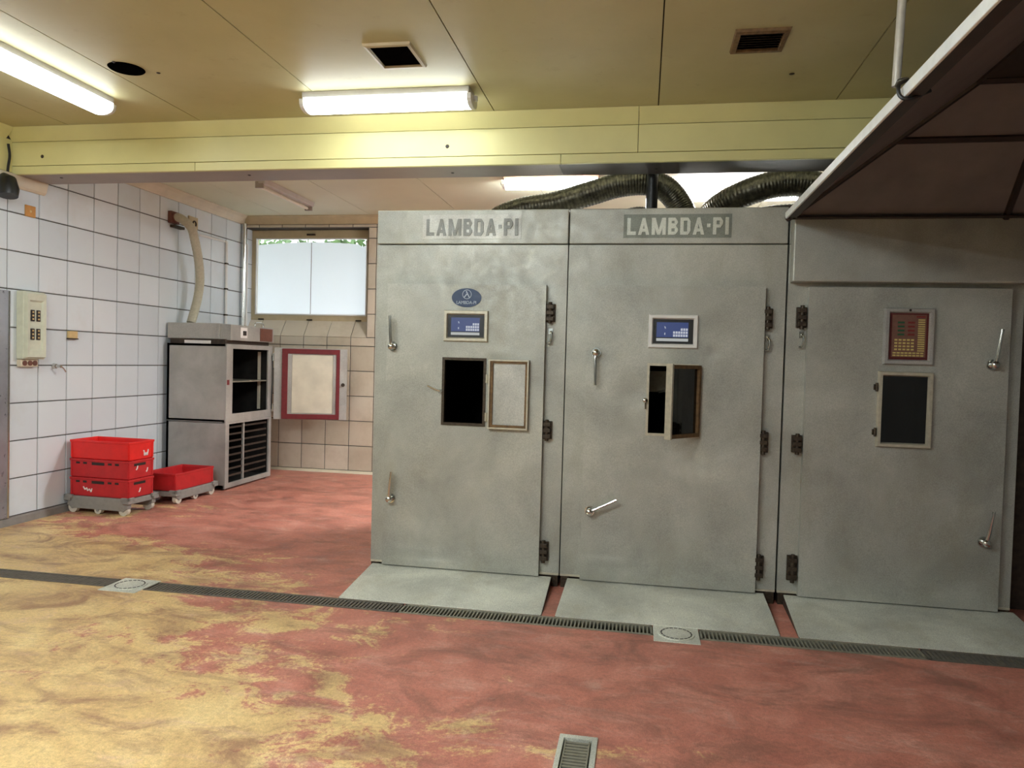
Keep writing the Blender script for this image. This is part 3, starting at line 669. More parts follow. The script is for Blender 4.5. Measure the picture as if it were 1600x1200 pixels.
# --- rightmost chamber
H3 = (1.535, 1.832, 1.126, 1.586)
t3, d3 = chamber(0.940, 2.390, 1.070, 2.295, H3, [(1.40,0.20,0.35,0.02,-0.006),(2.05,0.24,0.20,0.05,0.006),(2.10,0.20,0.12,0.015,-0.006),(1.9,0.7,0.5,0.4,0.007),(1.98,1.97,0.06,0.012,-0.005)],
    'rightmost steel smoking chamber with red legend panel under the hood', False)
MB().box(0.944, 2.386, YF+0.01, 7.0, 2.445, 2.69).build('header', 'steel', t3)
MB().box(0.952, 2.52, 5.135, YF+0.01, 2.180, 2.66).build('header_cover', 'steel', t3, bevel=0.008)
handle(2.193, 1.664, 2.222, 1.888, d3); handle(2.190, 0.524, 2.220, 0.731, d3)
for a, b in ((1.881,2.018), (1.042,1.159), (0.173,0.343)): hinge(1.034, a, b, d3, False)
hook(1.038, 1.80, d3)
MB().bezel(1.515, 1.850, 1.108, 1.606, 0.032, YD+0.004, YD-0.03, YD-0.004).build('sight_window_frame', 'bezel', d3)
MB().box(1.53, 1.837, YD, YD+0.006, 1.122, 1.590).build('sight_window_pane', 'sight', d3)
for z in (1.50, 1.205): MB().box(1.492, 1.518, YD-0.012, YD+0.002, z-0.018, z+0.018).cyl((1.508,YD-0.015,z-0.028), (1.508,YD-0.015,z+0.028), 0.008, n=8).build('sight_window_hinge', 'rust', d3)
px0, px1, pz0, pz1 = 1.537, 1.842, 1.648, 2.020
MB().bezel(px0, px1, pz0, pz1, 0.036, YD+0.004, YD-0.030, YD-0.012).build('panel_frame', 'steel2', d3)
MB().box(px0+0.03, px1-0.03, YD-0.013, YD+0.004, pz0+0.03, pz1-0.03).build('panel_backing', 'legendred', d3)
ax, bx_, az, bz_ = px0+0.050, px1-0.050, pz0+0.052, pz1-0.046
MB().box(ax, bx_, YD-0.015, YD-0.012, az, bz_).build('panel_field', 'legendfield', d3)
pw, ph = bx_-ax, bz_-az
ky = MB(); kg = MB(); kr = MB()
for r in range(15): ky.box(ax+pw*.76, ax+pw*.96, YD-0.0165, YD-0.014, az+ph*(.14+.052*r), az+ph*(.14+.052*r+.028))
for r in range(4):
    for q in range(5): ky.box(ax+pw*(.08+.122*q), ax+pw*(.08+.122*q+.085), YD-0.0165, YD-0.014, az+ph*(.16+.075*r), az+ph*(.16+.075*r+.04))
for r in range(2):
    for q in range(8): ky.box(ax+pw*(.04+.116*q), ax+pw*(.04+.116*q+.09), YD-0.0165, YD-0.014, az+ph*(.02+.06*r), az+ph*(.02+.06*r+.034))
for r in range(4):
    kg.box(ax+pw*.16, ax+pw*.36, YD-0.0165, YD-0.014, az+ph*(.51+.095*r), az+ph*(.51+.095*r+.045))
    kr.box(ax+pw*.46, ax+pw*.66, YD-0.0165, YD-0.014, az+ph*(.51+.095*r), az+ph*(.51+.095*r+.045))
kr.box(ax+pw*.70, ax+pw*.97, YD-0.0165, YD-0.014, az+ph*.935, az+ph*.975)
for _m, _n, _k in ((ky, 'panel_keys', 'keyyel'), (kg, 'panel_green_keys', 'keygreen'), (kr, 'panel_red_keys', 'keyred')): _m.build(_n, _k, d3)['kind'] = 'stuff'
MB().dome((1.688, YD-0.030, 2.003), (0,-1,0), 0.008, 0.006).build('panel_screw', 'legend', d3)

# ================================================================== EXTRACTION HOOD over the right chamber
hd = thing('extraction_hood', (2.0, 3.6, 2.58), 'large dark greasy extraction hood with pale rim hanging from the ceiling at upper right', 'extraction hood')
hx0, hx1, hy0, hy1, hz, tz = 0.895, XR-0.02, 1.6, 5.100, 2.585, 3.15
tx0, tx1, ty0, ty1 = 1.69, 2.35, 2.4, 4.30
MB().box(hx0-0.012, hx0, hy0, hy1, hz-0.005, hz+0.040).build('rim', 'rim', hd, bevel=0.003)
MB().box(hx0, hx1, hy0-0.012, hy0, hz-0.005, hz+0.040).build('rim', 'rim', hd, bevel=0.003)
MB().box(hx0, hx1, hy1, hy1+0.006, hz-0.005, hz+0.045).build('rim', 'hoodseam', hd)
MB().prism([(hx0, hz-0.005), (hx0+0.05, hz-0.005), (hx0+0.05, hz+0.004), (hx0, hz+0.004)], 'y', hy0, hy1).build('gutter', 'hoodseam', hd)
MB().box(hx0, hx1, hy1-0.05, hy1, hz-0.005, hz+0.004).build('gutter', 'hoodseam', hd)
def lerp(a, b, t): return tuple(x+(y-x)*t for x, y in zip(a, b))
BL, BR, FL, FR = (hx0,hy1,hz), (hx1,hy1,hz), (hx0,hy0,hz), (hx1,hy0,hz)
TBL, TBR, TFL, TFR = (tx0,ty1,tz), (tx1,ty1,tz), (tx0,ty0,tz), (tx1,ty0,tz)
def sheet(name, a, b, c, d, mat='hood', th=0.006):
    n = (Vector(b)-Vector(a)).cross(Vector(d)-Vector(a)).normalized()*th
    if n.z < 0: n = -n
    vs = [Vector(p) for p in (a,b,c,d)]; vs += [p+n for p in vs]
    return MB().add(vs, [(0,1,2,3),(7,6,5,4),(0,4,5,1),(1,5,6,2),(2,6,7,3),(3,7,4,0)]).build(name, mat, hd)
def quad_grid(name, A, B, C, D, us, vs_):               # A-B along the rim, D-C along the top
    for i in range(len(us)-1):
        for j in range(len(vs_)-1):
            def P(u, v): return lerp(lerp(A,B,u), lerp(D,C,u), v)
            sheet(name, P(us[i],vs_[j]), P(us[i+1],vs_[j]), P(us[i+1],vs_[j+1]), P(us[i],vs_[j+1]))
def seam(p, q, w=0.018): MB().tube([Vector(p)-Vector((0,0,0.004)), Vector(q)-Vector((0,0,0.004))], w, 6).build('seam', 'hoodseam', hd)
V1 = 0.62
quad_grid('back_panel', BL, BR, TBR, TBL, (0, 0.57, 1), (0, V1, 1))
quad_grid('left_panel', BL, FL, TFL, TBL, (0, 0.4, 1), (0, 1))
quad_grid('front_panel', FL, FR, TFR, TFL, (0, 1), (0, 1))
quad_grid('right_panel', FR, BR, TBR, TFR, (0, 1), (0, 1))
sheet('top_panel', TBL, TBR, TFR, TFL, 'hoodseam')
seam(lerp(BL,TBL,V1), lerp(BR,TBR,V1), 0.022)
seam(BL, TBL, 0.022); seam(FL, TFL); seam(TBL, TBR, 0.02); seam(TBL, TFL, 0.02)
seam(lerp(BL,BR,0.57), lerp(lerp(BL,BR,0.57), lerp(TBL,TBR,0.57), V1), 0.022)
seam(lerp(lerp(BL,BR,0.57), lerp(TBL,TBR,0.57), V1), lerp(TBL,TBR,0.57), 0.022)
MB().box(1.75, 2.30, 2.6, 4.1, tz+0.006, ZC).build('flue', 'hood', hd)
# steel rod hung from the ceiling next to the rim, with its wire
rod = thing('hanging_rod', (1.045, 3.5, 2.84), 'shiny steel rod hanging from the ceiling beside the hood rim', 'rod')
MB().cyl((1.047, 3.5, 2.845), (1.066, 3.5, ZC), 0.018, n=16).build('rod_tube', 'zinc', rod, smooth=True)
MB().tube(spline([(1.047,3.5,2.85), (1.0,3.30,2.80), (0.93,2.98,2.685), (0.872,2.88,2.63), (0.870,2.86,2.585), (0.90,2.85,2.570), (0.97,2.86,2.60)], 6), 0.007, 8).build('wire', 'blk', rod, smooth=True)

# ================================================================== DUCTS on top of the chambers
def duct(pts, r, label, n=20, dark='duct', band=()):
    t = thing('flexible_duct', pts[0], label, 'duct', 'flexible ducts on the chambers')
    P = spline(pts, 40); rad = [r*(1.0 if i % 4 < 2 else 0.975) for i in range(len(P))]
    MB().tube(P, r, n, rad=rad).build('duct_hose', dark, t, smooth=True, angle=70)
    for i in (2, len(P)-3): MB().tube([P[max(i-2,0)], P[i], P[min(i+2,len(P)-1)]], r*1.06, n).build('clamp', 'blk', t, smooth=True)
duct([(-1.36,6.40,2.700), (-1.36,6.40,2.75), (-1.29,6.40,2.85), (-1.08,6.40,2.93), (-0.80,6.40,2.975), (-0.50,6.38,3.055), (-0.25,6.36,3.12), (-0.02,6.36,3.135), (0.14,6.40,3.09), (0.27,6.42,2.94), (0.31,6.42,2.78), (0.31,6.42,2.700)], 0.105, 'dark ribbed foil duct arching from the left chamber to the middle chamber')
duct([(0.49,6.70,2.700), (0.49,6.70,2.77), (0.52,6.66,2.89), (0.62,6.55,2.985), (0.85,6.40,3.07), (1.10,6.38,3.12), (1.35,6.38,3.09), (1.58,6.40,2.92), (1.64,6.40,2.78), (1.64,6.40,2.700)], 0.112, 'dark ribbed foil duct rising to the right beside the hood')
duct([(0.66,6.87,2.700), (0.66,6.87,2.75), (0.76,6.85,2.86), (1.0,6.84,2.93), (1.3,6.84,2.95), (1.55,6.84,2.88), (1.64,6.84,2.77), (1.64,6.84,2.700)], 0.095, 'lower black duct behind the rising duct', dark='blk')
duct([(-0.35,6.82,2.700), (-0.35,6.82,2.75), (-0.27,6.82,2.87), (-0.10,6.80,2.94), (0.08,6.80,2.89), (0.15,6.80,2.77), (0.15,6.80,2.700)], 0.09, 'short black duct hoop behind the arching duct', dark='blk')
p = thing('flue_pipe', (0.02, 6.22, 2.69), 'black vertical flue pipe crossing in front of the arching duct', 'pipe')
MB().cyl((0.025, 6.19, 2.69), (0.025, 6.19, ZC), 0.048, n=18).build('pipe_tube', 'blk', p, smooth=True)
MB().cyl((0.025, 6.19, 2.69), (0.025, 6.19, 2.72), 0.058, n=18).build('pipe_collar', 'rust', p, smooth=True)

# ================================================================== LAMPS
def lamp(cx, cy, L, along, label, lit='tube', housing='greyhousing', W=0.20, drop=0.13):
    t = thing('fluorescent_lamp', (cx, cy, ZC), label, 'ceiling lamp', 'fluorescent ceiling lamps', rz=0 if along == 'x' else math.pi/2)
    z = -0.0
    MB().prism([(-W*.46, z), (W*.46, z), (W*.47, z-drop*.38), (-W*.47, z-drop*.38)], 'x', -L/2+0.03, L/2-0.03).build('housing', housing, t, local=True, bevel=0.006)
    pr = []
    for i in range(11):
        a = math.pi*i/10; pr.append((W*.50*math.cos(a), z-drop*.385-drop*.615*math.sin(a)**0.6))
    d = MB().prism(pr, 'x', -L/2+0.045, L/2-0.045); d.build('diffuser', lit, t, local=True)
    for s_ in (-1, 1):
        MB().prism([(p[0]*1.03, p[1]*1.0-0.001) for p in pr], 'x', s_*(L/2-0.046), s_*(L/2-0.012)).build('end_cap', 'white', t, local=True, bevel=0.006)
        MB().box(s_*(L/2-0.02), s_*(L/2+0.012), -0.015, 0.015, z-drop*.62, z-drop*.36).build('clip', 'greyhousing', t, local=True)
    return t
lamp(-1.90, 5.215, 1.32, 'x', 'lit fluorescent lamp in front of the beam, middle of the ceiling')
lamp(-4.15, 4.42, 1.42, 'y', 'lit fluorescent lamp at the upper left corner of the picture')
lamp(-1.00, 7.70, 1.05, 'x', 'lit brown-edged lamp seen behind the beam over the left duct', 'tube2', 'brownhousing')
lamp(0.95, 8.35, 1.30, 'x', 'lit lamp behind the chambers hidden by the ducts', 'tube2')
lamp(-3.9, 0.6, 1.42, 'y', 'unseen fluorescent lamp added behind the viewer on the left', 'tube3')  # this and the next two: unseen, added to light chamber fronts and floor
lamp(-2.0, 0.9, 1.42, 'x', 'unseen fluorescent lamp added behind the viewer', 'tube3')
lamp(-1.4, -1.6, 1.42, 'x', 'unseen fluorescent lamp added farthest behind the viewer', 'tube3')
# unlit batten in the back room
t = thing('batten_lamp', (-4.19, 8.18, ZC), 'unlit bare tube batten on the back room ceiling near the window', 'ceiling lamp')
MB().prism([(-4.235, ZC), (-4.145, ZC), (-4.155, ZC-0.055), (-4.225, ZC-0.055)], 'y', 7.56, 8.80).build('housing', 'greyhousing', t, bevel=0.004)
MB().cyl((-4.235, 7.58, ZC-0.075), (-4.235, 8.78, ZC-0.075), 0.020, n=14).build('tube', 'offtube', t, smooth=True)
for y in (7.575, 8.785): MB().box(-4.265, -4.17, y-0.014, y+0.014, ZC-0.105, ZC-0.03).build('lamp_holder', 'soffit', t, bevel=0.004)
# ------------------------------------------------------------------ ceiling openings
def vent(x0, x1, y0, y1, label, slats):
    t = thing('ceiling_vent', ((x0+x1)/2, (y0+y1)/2, ZC), label, 'ceiling vent', 'square ceiling vents')
    w = 0.024 if not slats else 0.034
    def loop(d, z): return [(x0+d,y0+d,z),(x1-d,y0+d,z),(x1-d,y1-d,z),(x0+d,y1-d,z)]
    L = loop(0,ZC)+loop(0.006,ZC-0.016)+loop(w,ZC-0.020)+loop(w+0.006,ZC-0.002); fs = [(k*4+i, k*4+(i+1)%4, k*4+4+(i+1)%4, k*4+4+i) for k in range(3) for i in range(4)]
    MB().add(L, fs).build('vent_frame', 'rustedge' if slats else 'winframe', t)
    MB().box(x0+w, x1-w, y0+w, y1-w, ZC-0.004, ZC-0.001).build('vent_backing', 'dark', t)
    for i in range(slats):
        y = y0+w+0.012+(y1-y0-2*w-0.024)*(i+0.5)/slats
        m = Matrix.Translation((0, y, ZC-0.010)) @ Matrix.Rotation(0.5, 4, 'X')
        MB().box(x0+w, x1-w, -0.010, 0.010, -0.001, 0.001, m).build('slat', 'rust', t)
vent(-1.775, -1.465, 4.385, 4.755, 'open square ceiling vent with sooty hole above the middle lamp', 0)
vent(0.460, 0.772, 4.445, 4.760, 'brown slatted ceiling vent on the right, grease-stained', 7)
t = thing('ceiling_hole', (-3.555, 4.585, ZC), 'round black hole in the ceiling beside the left lamp', 'ceiling opening')
MB().cyl((-3.555, 4.585, ZC-0.006), (-3.555, 4.585, ZC), 0.112, 0.118, 32).build('hole_disc', 'dark', t)
for i, (x, y) in enumerate(((-3.56, 4.47), (-3.38, 4.68), (0.90, 5.15))):
    tag(MB().dome((x, y, ZC), (0,0,-1), 0.014 if i < 2 else 0.018, 0.006).build('ceiling_screw', 'legend', smooth=True), ['dark screw head just in front of the round ceiling hole', 'dark screw head right behind the round ceiling hole', 'lone dark plug in the ceiling right of the slatted vent'][i], 'screw')

# ================================================================== LEFT WALL FITTINGS
def wx(d): return XL+d
t = thing('switch_box', (XL, 5.94, 1.82), 'cream wall switch box with four dark rocker switches', 'switch box')
MB().box(wx(0), wx(0.075), 5.815, 6.065, 1.505, 2.125).build('case', 'cream', t, bevel=0.008)
MB().add([(wx(0.075),y,z) for y,z in ((5.825,1.515),(6.055,1.515),(6.055,2.115),(5.825,2.115))]+[(wx(0.105),y,z) for y,z in ((5.835,1.525),(6.045,1.525),(6.045,2.105),(5.835,2.105))]+[(wx(0.102),y,z) for y,z in ((5.862,1.585),(6.018,1.585),(6.018,2.045),(5.862,2.045))]+[(wx(0.086),y,z) for y,z in ((5.872,1.600),(6.008,1.600),(6.008,2.030),(5.872,2.030))], [(k*4+i, k*4+(i+1)%4, k*4+4+(i+1)%4, k*4+4+i) for k in range(3) for i in range(4)]+[(12,13,14,15)]).build('cover', 'cream', t)
for y in (5.905, 5.970):
    for z in (1.905, 1.735):
        s_ = MB().box(wx(0.084), wx(0.094), y-0.021, y+0.021, z-0.052, z+0.052).build('switch', 'legend', t, bevel=0.003)
        for k in (-1, 0, 1): MB().dome((wx(0.094), y, z+k*0.032), (1,0,0), 0.009, 0.008).build('switch_lamp', 'beigeplast', s_, smooth=True)
t = thing('socket_strip', (XL, 5.93, 1.47), 'small cream socket strip with brown sockets under the switch box', 'socket')
MB().box(wx(0), wx(0.045), 5.825, 6.02, 1.435, 1.503).build('case', 'cornice', t, bevel=0.006)
for y in (5.865, 5.925, 5.98): MB().cyl((wx(0.044), y, 1.469), (wx(0.052), y, 1.469), 0.024, n=18).build('outlet', 'socket', t, smooth=True)
t = thing('wall_plate', (XL, 5.955, 2.865), 'small orange cover plate high on the white tiles', 'wall plate')
MB().box(wx(0), wx(0.014), 5.900, 6.012, 2.812, 2.915).build('plate', 'orange', t, bevel=0.003)
MB().dome((wx(0.014), 5.955, 2.862), (1,0,0), 0.012, 0.006).build('screw', 'beigeplast', t, smooth=True)
t = thing('wall_clip', (XL, 6.47, 1.75), 'small beige plastic holder on the white tiles', 'wall holder')
MB().box(wx(0), wx(0.03), 6.415, 6.525, 1.716, 1.787).build('holder', 'beigeplast', t, bevel=0.003)
MB().box(wx(0), wx(0.034), 6.412, 6.530, 1.706, 1.716).build('lip', 'legend', t)
t = thing('wall_tap', (XL, 6.255, 1.44), 'small chrome tap on the white tiles below the switch box', 'tap')
MB().cyl((wx(0), 6.255, 1.44), (wx(0.03), 6.255, 1.44), 0.028, 0.022, 16).cyl((wx(0.03), 6.255, 1.44), (wx(0.08), 6.255, 1.44), 0.016, n=12).build('tap_body', 'bright', t, smooth=True)
MB().tube([(wx(0.075),6.255,1.44), (wx(0.085),6.28,1.42), (wx(0.085),6.31,1.385)], 0.007, 8).build('tap_lever', 'bright', t, smooth=True)
t = thing('outlet_box', (XL, 8.03, 3.21), 'brown pipe outlet box high on the tiled wall', 'outlet box')
MB().box(wx(0), wx(0.05), 7.955, 8.11, 3.14, 3.28).build('box', 'socket', t, bevel=0.004)
MB().box(wx(0), wx(0.06), 8.00, 8.20, 3.095, 3.125).build('bracket', 'rust', t)
t = thing('vent_plate', (XL, 8.44, 3.225), 'small beige plate with round fitting beside the hose outlet', 'wall plate')
MB().box(wx(0), wx(0.02), 8.345, 8.53, 3.15, 3.30).build('plate', 'winframe', t, bevel=0.003)
n = 20; r = MB(); r.tube([(wx(0.024), 8.45+0.032*math.cos(2*math.pi*i/n), 3.215+0.032*math.sin(2*math.pi*i/n)) for i in range(n+1)], 0.010, 8); r.build('ring', 'rust', t, smooth=True)
t = thing('conduit', (XL, 9.18, 1.97), 'thin white conduit with a corner bend on the tiled wall', 'conduit')
MB().tube([(wx(0.020),8.44,3.095), (wx(0.020),9.16,3.112)], 0.014, 10).build('run', 'white', t, smooth=True)
MB().tube([(wx(0.022),9.184,3.10), (wx(0.022),9.184,1.98)], 0.018, 10).build('drop', 'white', t, smooth=True)
MB().tube(spline([(wx(0.024),9.14,3.112),(wx(0.024),9.178,3.108),(wx(0.024),9.184,3.06)],4), 0.018, 10).build('elbow', 'white', t, smooth=True)
for z in (2.82, 2.48, 2.13): MB().box(wx(0.004), wx(0.040), 9.162, 9.206, z-0.010, z+0.010).build('saddle', 'rust', t)
t = thing('corner_pipe', (-5.56, 9.60, 1.9), 'vertical steel pipe in the corner left of the window', 'pipe')
MB().cyl((-5.553, 9.585, 0.0), (-5.553, 9.585, 3.43), 0.036, n=18).build('pipe_tube', 'bright', t, smooth=True)
MB().cyl((-5.515, 9.60, 0.0), (-5.515, 9.60, 3.15), 0.014, n=12).build('thin_pipe', 'white', t, smooth=True)
t = thing('wall_hose', (-5.45, 8.2, 1.96), 'grey cream hose curving from the wall outlet down to the cabinet', 'hose')
P = spline([(wx(0.03),8.03,3.20), (wx(0.13),8.00,3.20), (wx(0.24),8.05,3.10), (wx(0.25),8.12,2.95), (wx(0.24),8.22,2.71), (wx(0.22),8.28,2.48), (wx(0.20),8.27,2.28), (wx(0.20),8.21,2.12), (wx(0.20),8.14,1.965)], 12)
MB().tube(P, 0.052, 14, rad=[0.052*(1 if i % 2 else 0.965) for i in range(len(P))]).build('hose_body', 'hose', t, smooth=True, angle=60)
MB().tube(P[:9], 0.060, 14).build('hose_sleeve', 'socket', t, smooth=True)
# tall steel panel at the picture's left edge
t = thing('steel_panel', (XL, 5.2, 0), 'tall brushed steel panel at the left edge of the tiled wall', 'steel panel')
MB().box(wx(0.004), wx(0.018), 4.62, 5.725, 0.074, 2.115).build('sheet', 'brushed', t, bevel=0.004)
MB().cyl((wx(0.016), 5.722, 0.074), (wx(0.016), 5.722, 2.112), 0.012, n=10).build('rolled_edge', 'bright', t, smooth=True)
# black spotlight with its cable at the top left
t = thing('wall_spotlight', (XL, 5.64, 3.03), 'black hanging fixture with a black cable at the upper left edge', 'wall light')
MB().box(wx(0.0), wx(0.04), 5.56, 5.66, 2.98, 3.10).build('mount', 'blk', t, bevel=0.006)
MB().tube([(wx(0.05),5.62,3.10), (wx(0.10),5.61,3.06), (wx(0.12),5.60,2.98), (wx(0.13),5.59,2.92)], 0.07, 16, rad=[0.035,0.07,0.085,0.075]).build('head', 'blk', t, smooth=True)
MB().tube(spline([(wx(0.03),5.69,3.40), (wx(0.035),5.70,3.30), (wx(0.03),5.69,3.20), (wx(0.03),5.68,3.10), (wx(0.05),5.66,3.05)], 6), 0.011, 8).build('cable', 'blk', t, smooth=True)

# ================================================================== STEEL CABINET with open door
t = thing('baking_cabinet', (-5.15, 8.43, 0), 'tall steel cabinet with open upper compartment and red-sealed door by the window', 'cabinet')
cx0, cx1, cy0, cy1 = -5.545, -4.775, 7.90, 8.975
sh = MB()
sh.box(cx0, cx1-0.02, cy0, cy0+0.03, 0.03, 1.715).box(cx0, cx1-0.02, cy1-0.03, cy1, 0.03, 1.715).box(cx0, cx0+0.03, cy0, cy1, 0.03, 1.715).box(cx0, cx1-0.02, cy0, cy1, 1.69, 1.715).box(cx0, cx1-0.02, cy0, cy1, 0.79, 0.83).box(cx0, cx1-0.02, cy0, cy1, 0.03, 0.06)
sh.build('body', 'steel2', t)
MB().box(cx0, cx1-0.04, cy0-0.002, cy0, 0.80, 0.806).build('side_seam', 'steel2', t)
def ringx(mb, y0, y1, z0, z1, hy0, hy1, hz0, hz1, x0, x1):       # frame facing +x
    q = MB().ring(y0, y1, z0, z1, hy0, hy1, hz0, hz1, 0, x1-x0); q.v = [(x1-p[1], p[0], p[2]) for p in q.v]; return mb.add(q.v, q.f)
ringx(MB(), cy0, cy1, 0.80, 1.72, cy0+0.135, cy1-0.10, 0.895, 1.665, cx1-0.025, cx1).build('front_frame', 'steel2', t, bevel=0.004)
ringx(MB(), cy0, cy1, 0.02, 0.80, cy0+0.075, cy1-0.06, 0.08, 0.775, cx1-0.025, cx1).build('rack_frame', 'steel2', t, bevel=0.004)
li = MB(); a0, a1, b0, b1, e0, e1 = cx0+0.035, cx1-0.026, cy0+0.06, cy1-0.05, 0.835, 1.685
li.add([(a0,b0,e0),(a1,b0,e0),(a1,b1,e0),(a0,b1,e0),(a0,b0,e1),(a1,b0,e1),(a1,b1,e1),(a0,b1,e1)], [(0,1,2,3),(4,5,6,7),(0,1,5,4),(2,3,7,6),(3,0,4,7)]); li.build('oven_lining', 'soot', t)
MB().box(cx0+0.05, cx1-0.03, cy0+0.07, cy1-0.06, 1.265, 1.280).build('shelf', 'steelbar', t)
MB().box(cx1-0.16, cx1-0.13, cy1-0.085, cy1-0.055, 0.90, 1.64).build('guide_post', 'innerdoor', t)
MB().box(cx1-0.02, cx1+0.002, cy0+0.01, cy0+0.06, 1.24, 1.30).build('red_tag', 'redseal', t)
for y in (8.34,): MB().box(cx1-0.045, cx1-0.022, y-0.012, y+0.012, 0.06, 0.79).build('rack_post', 'steel2', t)
for k in range(8):
    z = 0.145+0.082*k
    for (ya, yb) in ((cy0+0.08, 8.326), (8.354, cy1-0.065)):
        MB().prism([(cx1-0.045, z), (cx1-0.035, z), (cx1-0.035, z+0.022), (cx1-0.045, z+0.022)], 'y', ya, yb).build('rack_runner', 'plinth', t)
li = MB(); e0, e1 = 0.065, 0.785
li.add([(a0,b0,e0),(a1,b0,e0),(a1,b1,e0),(a0,b1,e0),(a0,b0,e1),(a1,b0,e1),(a1,b1,e1),(a0,b1,e1)], [(0,1,2,3),(4,5,6,7),(0,1,5,4),(2,3,7,6),(3,0,4,7)]); li.build('rack_lining', 'soot', t)
for x in (cx0+0.05, cx1-0.06):
    for y in (cy0+0.06, cy1-0.06): MB().cyl((x,y,0), (x,y,0.032), 0.022, n=10).build('foot', 'blk', t)
# control box on top
MB().box(-5.575, -4.90, 7.945, 8.60, 1.775, 1.960).build('top_box', 'steel2', t, bevel=0.004)
MB().box(-4.90, -4.76, 7.955, 8.97, 1.765, 1.950).build('control_box', 'steel2', t, bevel=0.004)
MB().box(cx0+0.02, cx1-0.04, cy0+0.03, cy1-0.03, 1.715, 1.775).build('spacer', 'plinth', t)
MB().box(-5.33, -5.00, cy0+0.012, cy0+0.03, 1.718, 1.755).build('paper_strip', 'whitemark', t)
cbf = -4.76
MB().box(cbf, cbf+0.006, 8.16, 8.31, 1.80, 1.925).build('switch_plate', 'whitemark', t, bevel=0.002)
MB().box(cbf+0.005, cbf+0.020, 8.21, 8.27, 1.83, 1.885).build('switch', 'legend', t, bevel=0.003)
MB().box(cbf, cbf+0.010, 8.62, 8.92, 1.775, 1.935).build('meter_window', 'socket', t, bevel=0.003)
MB().tube(spline([(-4.83,8.62,1.95), (-4.83,8.63,2.0), (-4.83,8.72,2.01), (-4.83,8.82,2.0), (-4.83,8.83,1.95)], 4), 0.007, 8).build('lifting_loop', 'bright', t, smooth=True)
MB().tube(spline([(cx1+0.012,8.95,1.60), (cx1+0.02,8.96,1.3), (cx1+0.015,8.95,1.1), (cx1+0.012,8.95,0.9)], 6), 0.007, 8).build('door_cable', 'blk', t, smooth=True)
for z in (1.58, 0.92): MB().cyl((cx1+0.018, cy1-0.012, z-0.05), (cx1+0.018, cy1-0.012, z+0.05), 0.018, n=12).build('hinge', 'bright', t, smooth=True)
# door: local frame with its hinge at the origin, x along the leaf, inner side toward -y
ang = math.radians(17); hm = Matrix.Translation((cx1+0.03, cy1+0.0, 0)) @ Matrix.Rotation(ang, 4, 'Z')
DW, z0, z1 = 0.93, 0.765, 1.705
dd = MB().box(0, DW, 0.0, 0.06, z0, z1).xform(hm).build('door', 'steel2', t, bevel=0.006)
MB().box(0.0, 0.10, -0.012, 0.0, z0+0.005, z1-0.005).xform(hm).build('door_edge', 'steel2', dd)
MB().box(DW-0.09, DW, -0.012, 0.0, z0+0.005, z1-0.005).xform(hm).build('door_edge', 'steel2', dd)
MB().ring(0.10, DW-0.09, z0+0.01, z1-0.01, 0.175, DW-0.135, z0+0.075, z1-0.075, -0.035, 0.0).xform(hm).build('door_gasket', 'redseal', dd, bevel=0.006)
MB().ring(0.175, DW-0.135, z0+0.075, z1-0.075, 0.225, DW-0.175, z0+0.085, z1-0.085, -0.022, 0.0).xform(hm).build('liner_frame', 'steel2', dd)
MB().box(0.225, DW-0.175, -0.016, 0.0, z0+0.085, z1-0.085).xform(hm).build('door_liner', 'innerdoor', dd, bevel=0.006)
MB().cyl((DW-0.045, -0.012, 1.235), (DW-0.045, -0.035, 1.235), 0.024, n=14).xform(hm).build('door_catch', 'rust', dd, smooth=True)

